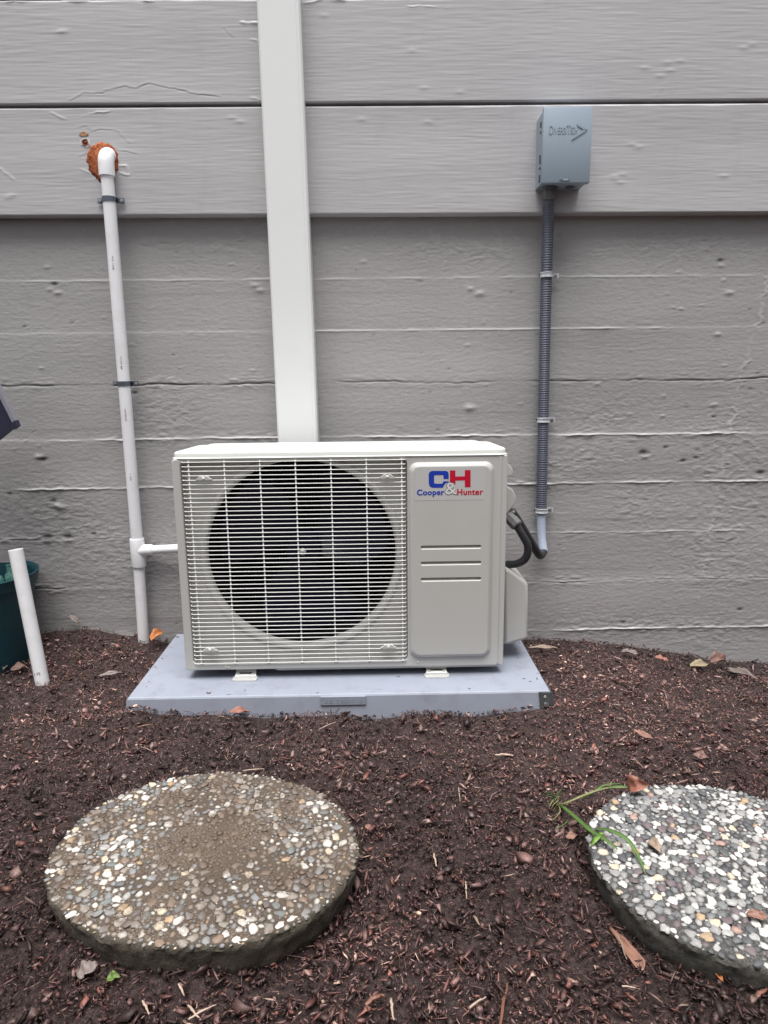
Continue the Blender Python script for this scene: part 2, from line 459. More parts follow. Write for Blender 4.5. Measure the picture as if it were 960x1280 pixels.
    for px, py, rr, sg in feats:
        p = at_y(px, py, WALL_Y); s = rr/420.0
        e = np.exp(-((X-p.x)/(s*1.5))**2-((Z-p.z)/(s*0.8))**2)
        h += sg*0.0028*e*(rr/2.5)
        if sg < 0: crack = np.maximum(crack, 0.9*np.clip(e*1.4, 0, 1))
        else: wear_lit = np.maximum(wear_lit, 0.12*e)
    for k in range(260):
        cx_, cz_ = random.uniform(-1.4, 1.4), random.uniform(0, 1.2); s = random.uniform(0.0018, 0.004)
        i0, i1 = np.searchsorted(xs, [cx_-0.02, cx_+0.02]); j0, j1 = np.searchsorted(zs, [cz_-0.02, cz_+0.02])
        sl = (slice(j0, j1), slice(i0, i1))
        sg = random.choice((1, 1, -1)); e = np.exp(-((X[sl]-cx_)/(s*1.4))**2-((Z[sl]-cz_)/s)**2)
        h[sl] += sg*0.0012*e
        if sg < 0: crack[sl] = np.maximum(crack[sl], .55*e)
    h *= 1-0.8*sstep(1.45, 1.55, np.abs(X))
    # outer columns carry the wall on past the frame
    Xf = np.concatenate([np.full((nz, 1), -5.0), X, np.full((nz, 1), 5.0)], 1)
    Zf = np.concatenate([Z[:, :1], Z, Z[:, -1:]], 1)
    pad = lambda a: np.concatenate([a[:, :1]*0, a, a[:, -1:]*0], 1)
    Vv = np.stack([Xf, -pad(h), Zf], -1).reshape(-1, 3)
    F = grid_faces(nz, nx+2)
    me = np_mesh('concrete_base', Vv, 4, F)
    for nm, arr in (('wear_lit', wear_lit), ('crack', crack), ('patch', 0.28+P)):
        a = me.attributes.new(nm, 'FLOAT', 'POINT'); a.data.foreach_set('value', np.clip(pad(arr), 0, 1).astype(np.float32).ravel())
    return link('concrete_base', me, M['concrete'], wall, smooth=True)
base_wall()

def siding(name, z_lo_l, z_lo_r, z_hi_l, z_hi_r, yf, seed, marks=()):
    """one lapped board: front face a relief grid, eased top edge, square lower edge; z given at x=-1 and x=+1"""
    dx, n_front = (0.0042, 170) if marks else (0.02, 20)
    xs = np.concatenate([[-5.0], np.arange(-1.55, 1.5501, dx), [5.0]]); nx = len(xs)
    lo = z_lo_l+(z_lo_r-z_lo_l)*(xs+1)/2; hi = z_hi_l+(z_hi_r-z_hi_l)*(xs+1)/2
    t = np.linspace(0, 1, n_front)
    Z = lo[None, :]+(hi-lo)[None, :]*t[:, None]; X = np.repeat(xs[None, :], n_front, 0)
    H = (z_hi_l-z_lo_l); dz = H/n_front
    h = 0.0005*fnoise(n_front, nx, dz, dx, 0.05, 0.3, seed)+0.00008*fnoise(n_front, nx, dz, dx, 0.0022, 0.03, seed+1)
    wear_lit = np.zeros_like(h); crack = np.zeros_like(h)
    top = H*(1-t)[:, None]; bot = H*t[:, None]
    en = np.clip(1+0.7*fnoise(8, nx, 1, dx, .001, 0.03, seed+2)[4], 0.1, 2.2)[None, :]
    e_top = 0.0045*(0.7+0.3*en)
    h -= 0.005*np.clip(1-top/e_top, 0, 1)**1.5
    wear_lit = np.maximum(wear_lit, 0.6*np.clip(1.2-top/e_top, 0, 1)*np.clip(en, 0, 1))  # pale top edge paints in the sky light it catches
    h -= 0.002*np.clip(1-bot/0.003, 0, 1)**2
    for kind, pts, w, amp in marks:           # cracks, lifted paint edges, blisters
        if kind == 'blob':
            for px, py in pts:
                p = at_y(px, py, yf); s = w/430.0
                e = np.exp(-((X-p.x)/(s*1.7))**2-((Z-p.z)/(s*0.7))**2); h += amp*0.0009*e
            continue
        P = [at_y(px, py, yf) for px, py in pts]
        Q = [P[0]]
        for a, b_ in zip(P, P[1:]):
            k_ = max(1, int((b_-a).length/0.012))
            for i_ in range(1, k_+1): Q.append(a.lerp(b_, i_/k_)+Vector((random.uniform(-.002, .002), 0, random.uniform(-.0022, .0022))))
        P = Q
        dmin = np.full(X.shape, 9.0); sgn = np.zeros_like(X)
        for a, b_ in zip(P, P[1:]):
            ax, az, bx, bz = a.x, a.z, b_.x, b_.z
            L2 = (bx-ax)**2+(bz-az)**2
            tt = np.clip(((X-ax)*(bx-ax)+(Z-az)*(bz-az))/L2, 0, 1)
            ddx, ddz = X-(ax+tt*(bx-ax)), Z-(az+tt*(bz-az))
            d = np.hypot(ddx, ddz); q = d < dmin; dmin = np.where(q, d, dmin); sgn = np.where(q, ddz, sgn)
        e = np.exp(-(dmin/(0.75*w/430.0))**2)*np.clip(.75+.5*fnoise(n_front, nx, dz, dx, .01, .012, seed+len(pts)), .1, 1.3)
        if kind == 'crack': h -= amp*0.0010*e; crack = np.maximum(crack, 0.18*amp*e); h += amp*0.0007*np.exp(-(dmin/0.005)**2)*(sgn > 0)
        else: h += amp*0.0016*e; wear_lit = np.maximum(wear_lit, 0.55*amp*e)
    Y = yf-h-WALL_Y
    # top return and underside
    rows = [(X[0], np.full(nx, 0.0), Z[0]), (X[0], Y[0], Z[0])]
    Vx = np.concatenate([X[:1], X, X[-1:]]); Vz = np.concatenate([Z[:1], Z, Z[-1:]]); Vy = np.concatenate([np.full((1, nx), 0.02), Y, np.full((1, nx), 0.02)])
    pad = lambda a: np.concatenate([a[:1]*0, a, a[-1:]*0])
    me = np_mesh(name, np.stack([Vx, Vy, Vz], -1).reshape(-1, 3), 4, grid_faces(n_front+2, nx))
    for nm, arr in (('wear_lit', wear_lit), ('crack', crack)):
        a = me.attributes.new(nm, 'FLOAT', 'POINT'); a.data.foreach_set('value', np.clip(pad(arr), 0, 1).astype(np.float32).ravel())
    o = link(name, me, M['board'], wall, smooth=60)
    return o
def zlr(yl, yr, Y):
    a, b_ = at_y(0, yl, Y), at_y(960, yr, Y); k = (b_.z-a.z)/(b_.x-a.x)
    return a.z+k*(-1-a.x), a.z+k*(1-a.x)
bB = zlr(269.5, 265, BOARD_Y); tB = zlr(134.5, 128.5, BOARD_Y)
bA = zlr(130.5, 124, BOARD_Y-0.002); tA = zlr(0, -5, BOARD_Y-0.002); bC = zlr(-4, -9.5, BOARD_Y-0.004)
siding('siding_board', *bB, *tB, BOARD_Y, 300, [
    ('crack', [(98, 160), (107, 158), (112, 162)], 1.2, .7), ('lift', [(63, 140), (85, 150), (97, 148), (110, 142), (135, 139)], 1.0, .8),
    ('crack', [(115, 165), (125, 162), (145, 163), (162, 181)], 0.8, .6), ('crack', [(133, 184), (150, 189), (170, 192)], 0.9, .7), ('lift', [(145, 206), (158, 207), (162, 215), (160, 219), (150, 217)], 1.1, .8),
    ('lift', [(103, 212), (112, 217), (118, 224)], 1.1, .8), ('lift', [(0, 210), (18, 224)], 1.0, .7), ('crack', [(100, 196), (110, 192)], 1, .7),
    ('blob', [(290, 147), (300, 152), (452, 149), (535, 152), (770, 224), (778, 218), (775, 228), (768, 220), (10, 247), (15, 244), (905, 220), (798, 184), (790, 180)], 3, 1)])
siding('siding_board', *bA, *tA, BOARD_Y-0.002, 400, [
    ('crack', [(88, 126), (105, 116), (128, 116), (150, 108), (170, 111), (188, 103), (205, 108), (230, 114), (248, 119), (272, 120)], 1.0, .9),
    ('lift', [(302, 28), (322, 28)], 1.7, 1.3), ('lift', [(310, 50), (322, 51)], 1.4, .8), ('lift', [(312, 112), (324, 112)], 1.5, 1), ('lift', [(313, 122), (325, 126)], 1.3, .8),
    ('lift', [(0, 1.5), (110, 1)], 1.4, .9), ('lift', [(180, 0.5), (225, 1)], 1.6, 1.1), ('lift', [(378, 4), (400, 1), (430, 0)], 1.6, 1), ('lift', [(510, 8), (560, 9)], 1.0, .5),
    ('crack', [(280, 36), (292, 48)], 0.9, .5), ('crack', [(820, 122), (828, 112), (832, 104)], 1, .5),
    ('blob', [(405, 20), (75, 40), (80, 39), (515, 63), (835, 78), (825, 95), (838, 88), (850, 76), (806, 85), (930, 60), (940, 55), (575, 115), (530, 110)], 3, .9)])
hc = tA[0]-bA[0]
siding('siding_board', bC[0], bC[1], bC[0]+hc, bC[1]+hc, BOARD_Y-0.004, 500, [])
siding('siding_board', bC[0]+hc+0.008, bC[1]+hc+0.008, bC[0]+2*hc, bC[1]+2*hc, BOARD_Y-0.006, 600, [])
box_obj('wall_core', (-5, 5, 0.021, 0.25, 1.2, bC[0]+2*hc), M['black'], wall, smooth=False)['label'] = 'dark backing seen in the gaps of the siding'

# ------------------------------------------------------------------ white cover channel up the wall
def cover():
    yf, yb = 1.91, 1.998
    root = tag(empty('line_set_cover', (at_y(370, 551, yf).x, WALL_Y, 0.3)), 'tall white plastic line cover running up the wall behind the unit', 'pipe cover')
    off = root.location
    tl, tr = at_y(321.5, 0, yf), at_y(374, 0, yf); bl, br = at_y(348, 551, yf), at_y(396.5, 551, yf)
    def ext(a, b_, z): t = (z-b_.z)/(a.z-b_.z); return b_.lerp(a, t) if 0 <= t <= 1 else b_+(a-b_)*t
    zt, zb = 2.45, 0.22
    def prof(z, y_, inset):
        l, r = ext(tl, bl, z), ext(tr, br, z)
        return l.x+inset, r.x-inset
    def chan(name, i0, i1, ylist, split=None):
        bm = bmesh.new(); loops = []
        for z in (zb, zt):
            l, r = ext(tl, bl, z).x, ext(tr, br, z).x
            w = r-l
            e = 0.004
            pts = [(l, yb), (l, yf+e), (l+e, yf), (r-e, yf), (r, yf+e), (r, yb)]
            if name == 'lid':
                pts = [(l-0.002, yf+0.022), (l-0.002, yf+e), (l+e*0.6, yf-0.001), (r-0.010, yf-0.001), (r-0.009, yf+0.0005), (r-0.0075, yf+0.0005), (r-0.0065, yf-0.001), (r-e*0.6, yf-0.001), (r+0.002, yf+e), (r+0.002, yf+0.022)]
            loops.append([(p[0]-off.x, p[1]-off.y, z-off.z) for p in pts])
        loft(bm, loops, True, True)
        return bm_obj(name, bm, M['trim'], root, 30)
    chan('channel', 0, 0, None)
    chan('lid', 0, 0, None)
cover()

# ------------------------------------------------------------------ PVC drain pipe on the wall
def strap(name, parent, c, r, m, side=0.020, one=False):
    """two hole pipe strap round a vertical pipe; c = pipe centre (local), ears lie back on the wall"""
    bm = bmesh.new()
    n = 12; w = 0.0065; t = 0.0016
    prof = []
    for k in range(n+1):
        a = math.pi*k/n
        prof.append((c.x-math.cos(a)*(r+t), c.y-math.sin(a)*(r+t)))
    back = c.y+r*0.75
    if one: prof = [(c.x-r-t, back)]+prof+[(c.x+r+t, back), (c.x+r+side+0.004, back)]
    else: prof = [(c.x-r-side, back), (c.x-r-t, back)]+prof+[(c.x+r+t, back), (c.x+r+side, back)]
    inner = []
    for i, (x, y) in enumerate(prof):
        dx, dy = x-c.x, y-c.y; l = math.hypot(dx, dy)
        inner.append((x-dx/l*t, y+0.0) if 2 < i < len(prof)-3 and False else (x, y+t))
    vs = [[bm.verts.new((x, y, c.z+s*w)) for x, y in prof] for s in (-1, 1)]
    vi = [[bm.verts.new((x, y, c.z+s*w)) for x, y in inner] for s in (-1, 1)]
    for i in range(len(prof)-1):
        bm.faces.new((vs[0][i], vs[0][i+1], vs[1][i+1], vs[1][i])); bm.faces.new((vi[0][i], vi[1][i], vi[1][i+1], vi[0][i+1]))
        for s in (0, 1): bm.faces.new((vs[s][i], vi[s][i], vi[s][i+1], vs[s][i+1]))
    o = bm_obj(name, bm, m, parent, 40)
    ears = [c.x+r+side-0.006] if one else [c.x-r-side+0.006, c.x+r+side-0.006]
    for ex in ears:
        bm = bmesh.new()
        tube(bm, [(ex, back, c.z), (ex, back-0.003, c.z)], 0.0048, 10); tube(bm, [(ex, back-0.002, c.z), (ex, back-0.0048, c.z)], [0.0034, 0.0022], 10)
        bm_obj('screw', bm, M['zinc'], o, 30)
    return o
def drain():
    Y = BOARD_Y-0.022
    rp = 0.0165
    root = tag(empty('drain_pipe', at_y(179, 797, 1.97)), 'white plastic drain pipe strapped to the wall left of the unit', 'drain pipe')
    o = root.location
    L = lambda v_: Vector(v_)-o
    top = at_y(133.5, 214, Y); mid = at_y(172.5, 690, 1.965); bot = at_y(179.5, 800, 1.97)
    seg = [top.lerp(mid, k/8) for k in range(9)]
    tube_obj('pipe', [L(p) for p in seg], rp, M['pvc'], root, 24)
    tube_obj('pipe', [L(mid), L(mid.lerp(bot, 1.18))], rp*0.98, M['pvc'], root, 24)
    # elbow into the wall
    d = (mid-top).normalized()
    el0 = top+d*0.012; cen = at_y(131.5, 196, Y)
    pts = [el0, el0-d*0.030] + [el0-d*0.030+Vector((0, 0.026*(1-math.cos(a)), 0.026*math.sin(a))) for a in [R(15*k) for k in range(1, 7)]]
    pts.append(pts[-1]+Vector((0, 0.04, 0)))
    bm = bmesh.new(); rr = [0.0205]*len(pts)
    tube(bm, [L(p) for p in pts], rr, 24)
    bm_obj('elbow', bm, M['pvc'], root, 40)
    # tee
    d2 = (bot-mid).normalized(); r2 = 0.0208
    tee_top = at_y(171, 673, 1.965); tee_bot = at_y(174, 708, 1.965)
    br = at_y(174, 688, 1.965); ru = at_y(224, 685.5, 1.955)
    dr = (ru-br).normalized()
    bm = bmesh.new()
    tube(bm, [L(tee_top), L(tee_top.lerp(tee_bot, .04)), L(tee_top.lerp(tee_bot, .96)), L(tee_bot)], [r2-.001, r2, r2, r2-.001], 24)
    tube(bm, [L(br), L(br+dr*0.012), L(br+dr*0.024), L(br+dr*0.040), L(br+dr*0.041)], [0.0205, 0.0185, 0.0165, 0.0165, 0.0155], 24)
    bm_obj('tee', bm, M['pvc'], root, 40)
    tube_obj('branch_pipe', [L(br+dr*0.02), L(br+dr*0.3)], 0.0128, M['pvc'], root, 20)
    for px, py in ((137, 246), (154.5, 466)):
        t = (py-214)/(690-214); p = top.lerp(mid, t)
        strap('strap', root, L(p), rp, M['strap'], 0.019)
    # faint printing down the pipe
    for py, txt in ((320, 'PVC 1120'), (440, 'SCH 40'), (505, 'ASTM D'), (590, '1 IN')):
        t = (py-214)/(690-214); p = top.lerp(mid, t)
        me = text_mesh(txt, 0, 0.034 if len(txt) > 4 else 0.018, -0.0022, 0.0022, 0, 0.0002)
        me.transform(Matrix.Translation(L(p)+Vector((0.002, -rp-0.0002, 0.017))) @ Matrix.Rotation(R(90), 4, 'Y'))
        link('printing', me, M['ink'], root)
drain()

# orange foam round the elbow
def foam_blob(name, loc, r, squash, seed, m, amp=0.25, sub=4):
    bm = bmesh.new(); bmesh.ops.create_icosphere(bm, subdivisions=sub, radius=1)
    g_ = random.Random(seed)
    from mathutils import noise as mn
    off = Vector((g_.uniform(0, 50), g_.uniform(0, 50), 0))
    for v_ in bm.verts:
        n_ = v_.co.normalized()
        k = 1+amp*mn.noise(n_*2.2+off)+amp*0.6*mn.noise(n_*6+off)+amp*0.35*mn.noise(n_*15+off)
        v_.co = Vector((n_.x*r*k*squash[0], n_.y*r*k*squash[1], n_.z*r*k*squash[2]))
    o = bm_obj(name, bm, m, None, True); o.location = loc
    return o
m, nt, b = new_mat('orange_foam')
v = coords(nt)
c = ramp(nt, noise(nt, v, 130, 6, .7), [(.3, (.035, .010, .004)), (.45, (.26, .055, .012)), (.6, (.52, .14, .03)), (.75, (.62, .30, .12))])
nt.links.new(c, b.inputs['Base Color']); b.inputs['Roughness'].default_value = .75
bump(nt, b, noise(nt, v, 300, 5, .7), 1.0, .004)
M['foam'] = m
p = at_y(129, 202.5, BOARD_Y-0.0)
o = foam_blob('sealing_foam', p, 0.043, (0.98, 0.14, 1.08), 5, M['foam'], 0.19)
tag(o, 'crumbly orange sealing foam packed round the drain elbow in the wall', 'sealing foam')
# second, smaller hole with a screw in chipped paint
root = tag(empty('screw_hole', at_y(107, 178, BOARD_Y)), 'small rusty screw hole in chipped white paint above the orange foam', 'screw hole')
def chip_patch(name, parent, R0, R1, m, seed, y=-0.0012, sx=1, sz=1, n=18, dx=0, dz=0):
    g_ = random.Random(seed); bm = bmesh.new()
    loops = []
    for rr, yy in ((R1, 0.0008), (R1*0.95, y), (R0, y*0.8)):
        g2 = random.Random(seed+(1 if rr == R0 else 0))
        loops.append([(dx+rr*sx*(1+g2.uniform(-.3, .3))*math.cos(2*math.pi*k/n), yy, dz+rr*sz*(1+g2.uniform(-.3, .3))*math.sin(2*math.pi*k/n)) for k in range(n)])
    loft(bm, loops, False, True)
    return bm_obj(name, bm, m, parent)
M['chip'] = simple('bare_primer', (0.60, 0.60, 0.62), 0.6, var=0.25, vscale=150)
M['rust'] = simple('rust', (0.30, 0.085, 0.02), 0.8, var=0.5, vscale=200, bstr=.8, bscale=400, bdist=.002)
M['bare_wood'] = simple('bare_wood', (0.36, 0.20, 0.10), 0.8, var=0.3, vscale=120)
M['hole'] = simple('hole_dark', (0.02, 0.012, 0.008), 0.9)
chip_patch('chipped_paint', root, 0.006, 0.013, M['chip'], 3, -0.0016, 1.05, .85)
chip_patch('rust_ring', root, 0.004, 0.0088, M['rust'], 4, -0.0030)
chip_patch('hole', root, 0.003, 0.0060, M['hole'], 9, -0.0034, dz=0.001)
tube_obj('screw', [(0.001, -0.0025, 0), (0.001, -0.0052, 0)], [0.0032, 0.0022], M['rust'], root, 10)
chip_patch('bare_patch', root, 0.003, 0.0085, M['bare_wood'], 6, -0.0014, 1.3, .6, dx=-0.003, dz=0.020)

# ------------------------------------------------------------------ electrical disconnect box
def disconnect():
    yf, yb = 1.88, BOARD_Y+0.001
    tl, tr, br, bl = at_y(678.5, 133.5, yf), at_y(740, 132.5, yf), at_y(738.5, 228, yf), at_y(678.5, 229, yf)
    x0, x1, z0, z1 = (tl.x+bl.x)/2, (tr.x+br.x)/2, (bl.z+br.z)/2, (tl.z+tr.z)/2
    cx, cz = (x0+x1)/2, z0
    root = tag(empty('disconnect_box', (cx, yb, cz)), 'blue grey steel electrical disconnect box mounted on the siding', 'electrical box')
    x0, x1, z1 = x0-cx, x1-cx, z1-cz; z0 = 0; F = yf-yb
    # body (narrower than the hood, hood overhangs)
    bm = bmesh.new()
    lo = [(x0+.003, 0, z0+.004), (x1-.003, 0, z0+.004), (x1-.003, 0, z1-.004), (x0+.003, 0, z1-.004)]
    box(bm, x0+.003, x1-.003, F+.016, 0, z0+.004, z1-.003, .0015, 1)
    bm_obj('body', bm, M['box'], root, 30)
    bm = bmesh.new(); box(bm, x0, x1, F, F+.020, z0, z1, .0022, 2)
    cov = bm_obj('cover', bm, M['box'], root, 30)
    # top rain hood slope on the left flank, hinge marks
    for zz, hh in ((.82, .012), (.72, .004), (.36, .020), (.24, .005), (.10, .018)):
        box_obj('side_latch', (x0-.0012, x0+.002, F+.026, F+.034, z1*zz-hh/2, z1*zz+hh/2), M['strap'], root, .0004, 1)
    # embossed maker's name and arrow
    k = (x1-x0)/61.5
    tx0, tx1 = x0+8*k, x0+43.0*k
    zt = z1-(165-133.5)*k; zb_ = z1-(155.2-133.5)*k
    parts = [('D', 686, 691.2, 155.4, 165.5), ('IVERSI', 691.8, 707.5, 157.2, 165.3), ('T', 707.6, 712.8, 155.0, 165.2), ('ECH', 713, 721, 157.0, 165.1)]
    for s, a, b_, t_, u_ in parts:
        me = text_mesh(s, x0+(a-678.5)*k, x0+(b_-678.5)*k, z1-(u_-133.5)*k, z1-(t_-133.5)*k, F-.0011, .0020, bold=.004)
        link('raised_lettering', me, M['box'], cov)
    for P in ([(720.5, 153.2), (734, 160.0), (731.2, 161.6), (721.5, 156.2)], [(734, 160.2), (731.0, 163.0), (714.5, 172.6), (728.6, 160.8)]):
        pl = [(x0+(a-678.5)*k, 0, z1-(b_-133.5)*k) for a, b_ in P]
        me = plate_mesh([pl], F-.0018, F+.0006, 0); link('raised_arrow', me, M['box'], cov)
    # hasp slot at the bottom
    hx = x0+(708-678.5)*k
    me = plate_mesh([rrect(hx-.014, hx+.012, .0035, .0095, .0028)], F-.0012, F+.0004, .0003); link('hasp', me, M['strap'], cov)
    me = plate_mesh([rrect(hx-.005, hx+.009, .0050, .0080, .0014)], F-.0020, F-.0010, .0002); link('hasp_slot', me, M['zinc'], cov)
    # knockouts underneath
    for kx in (x0+(722-678.5)*k, x0+(700-678.5)*k):
        tube_obj('knockout', [(kx, F/2+.01, .0045), (kx, F/2+.01, .0015)], .012, M['strap'], root, 20)
    # cable gland
    gx_ = at_y(686.5, 240, 1.935).x-cx
    gy_ = 1.935-yb
    bm = bmesh.new()
    tube(bm, [(gx_, gy_, .005), (gx_, gy_, -.004)], .0205, 18)
    tube(bm, [(gx_, gy_, -.004), (gx_, gy_, -.026), (gx_, gy_, -.029)], [.0178, .0170, .015], 8)
    bm_obj('cable_gland', bm, M['fitting'], root, 25)
disconnect()

# ------------------------------------------------------------------ conduit on the wall, bent out to the unit
def conduit():
    top = at_y(686, 240, 1.935); a = at_y(683, 344, 1.968); c_ = at_y(679, 525, 1.974); e = at_y(676.5, 638, 1.974)
    root = tag(empty('conduit', e), 'slate grey ribbed electrical conduit running down the wall from the box', 'conduit')
    o = root.location
    path = spline([top, at_y(685, 285, 1.958), a, at_y(681, 430, 1.974), c_, at_y(677.6, 590, 1.974), e], 40)
    # ribs: resample at half pitch
    pts = [path[0]]; acc = 0; step = 0.0029
    dens = []
    for p, q in zip(path, path[1:]):
        L = (q-p).length; n = max(1, int(L/0.0005))
        dens += [p.lerp(q, k/n) for k in range(n)]
    cur = dens[0]; out = [cur]
    for p in dens[1:]:
        if (p-cur).length >= step: out.append(p); cur = p
    rad = [0.0158 if k % 2 else 0.0144 for k in range(len(out))]
    tube_obj('ribbed_tube', [p-o for p in out], rad, M['conduit'], root, 18, smooth=False)
    # smooth lower end, then the whip bending out towards the unit
    l1 = at_y(677, 670, 1.968); l2 = at_y(679.5, 692, 1.955)
    tube_obj('smooth_tube', [p-o for p in spline([e, l1, l2], 8)], .0130, M['conduit_sheen'], root, 18, smooth=True)
    w = spline([l2+Vector((0, 0, .006)), at_y(674.5, 694, 1.925), at_y(664, 678, 1.88), at_y(650, 655, 1.83), at_y(640, 640, 1.78)], 8)
    tube_obj('whip', [p-o for p in w], .0118, M['hose'], root, 18, smooth=True)
    for px, py, Y in ((683, 344, 1.968), (679, 525, 1.974), (676.8, 638, 1.974)):
        c0 = at_y(px, py, Y)-o
        s = strap('strap', root, c0, .0162, M['zinc_bright'], .018, one=True)
        for q in (-.0055, .0055):
            tube_obj('rim', [(c0.x-.0165, c0.y+.004, c0.z+q)]+[(c0.x-.0182*math.cos(R(t)), c0.y-.0182*math.sin(R(t)), c0.z+q) for t in range(0, 181, 20)], .0014, M['zinc_bright'], s, 6)
conduit()

# ------------------------------------------------------------------ equipment pad
PAD_Z = 0.060
def pad():
    l, r = at_z(160, 872, PAD_Z), at_z(686.5, 862.5, PAD_Z)
    x0, x1 = l.x, r.x; y0 = (l.y+r.y)/2; y1 = 1.92
    root = tag(empty('equipment_pad', ((x0+x1)/2, (y0+y1)/2, 0)), 'blue grey plastic equipment pad lying on the mulch under the unit', 'pad')
    o = root.location
    bm = bmesh.new()
    X0, X1, Y0, Y1 = x0-o.x, x1-o.x, y0-o.y, y1-o.y
    # shell with a notch in the left end
    nt_ = 0.016
    k = at_z(200, 806, PAD_Z).x-o.x
    pts = [(X0, Y0), (X1, Y0), (X1, Y1), (X0, Y1)]
    loops = []
    for gr, z in ((.012, -.02), (.010, .002), (.003, PAD_Z-.005), (.001, PAD_Z-.0018), (-.0012, PAD_Z-.0003), (-.004, PAD_Z), (-.03, PAD_Z)):
        loops.append([(X0-gr, Y0-gr, z), (X1+gr, Y0-gr, z), (X1+gr, Y1+gr, z), (X0-gr, Y1+gr, z)])
    loft(bm, loops, True, True)
    bm_obj('shell', bm, M['pad'], root, 20)
    # maker's plate on the front rim
    pa, pb = at_y(400.5, 862.5, y0-.004), at_y(457.5, 874.5, y0-.004)
    ax, bx = pa.x-o.x, pb.x-o.x; zt, zb_ = pa.z, pb.z
    zt = PAD_Z-.003; zb_ = zt-.0215
    me = plate_mesh([rrect(ax, bx, zb_, zt, .0015)], Y0-.0095, Y0+.002, .0008)
    pl = link('name_plate', me, M['pad'], root, smooth=30)
    me = text_mesh('SE 3B0V G', ax+.010, bx-.008, zb_+.006, zt-.006, Y0-.0100, .001, bold=.02, spacing=1.3)
    link('raised_lettering', me, M['pad'], pl)
    # drain slits in the top
    for px, py in ((644, 811.5), (655, 848.5), (498, 846)):
        p = at_z(px, py, PAD_Z)
        box_obj('slit', (p.x-o.x-.004, p.x-o.x+.004, p.y-o.y-.001, p.y-o.y+.001, PAD_Z-.004, PAD_Z+.0006), M['hole'], root, smooth=False)
    # steel corner bracket with a bolt
    bm = bmesh.new()
    bx0, bx1 = X1-.020, X1+.0135
    loft(bm, [[(bx0, Y0-.012, -.012), (bx1, Y0-.016, -.012), (bx1, Y0-.010, -.012), (bx0, Y0-.006, -.012)],
              [(bx0-.006, Y0-.006, PAD_Z-.003), (bx1-.010, Y0-.009, PAD_Z-.003), (bx1-.010, Y0-.001, PAD_Z-.003), (bx0-.006, Y0-.001, PAD_Z-.003)]], True, True)
    loft(bm, [[(bx1-.004, Y0-.016, -.012), (bx1+.002, Y0-.016, -.012), (bx1+.002, Y0+.05, -.012), (bx1-.004, Y0+.05, -.012)],
              [(bx1-.012, Y0-.009, PAD_Z-.003), (bx1-.0085, Y0-.009, PAD_Z-.003), (bx1-.0085, Y0+.05, PAD_Z-.003), (bx1-.012, Y0+.05, PAD_Z-.003)]], True, True)
    M['bracket'] = simple('bracket_steel', (0.10, 0.11, 0.12), 0.5, metal=.5, var=.4, vscale=60, dirt=((.1, .07, .05), .6))
    brk = bm_obj('corner_bracket', bm, M['bracket'], root, 30)
    tube_obj('bolt', [(bx0+.010, Y0-.011, .030), (bx0+.010, Y0-.017, .030)], .0052, M['zinc'], brk, 6)
    tube_obj('hole', [(bx0+.012, Y0-.013, .014), (bx0+.012, Y0-.0150, .014)], .0036, M['hole'], brk, 10)
    tube_obj('hole', [(bx0+.008, Y0-.009, .048), (bx0+.008, Y0-.0102, .048)], .003, M['galv'], brk, 10)
    return x0, x1, y0, y1
PAD = pad()

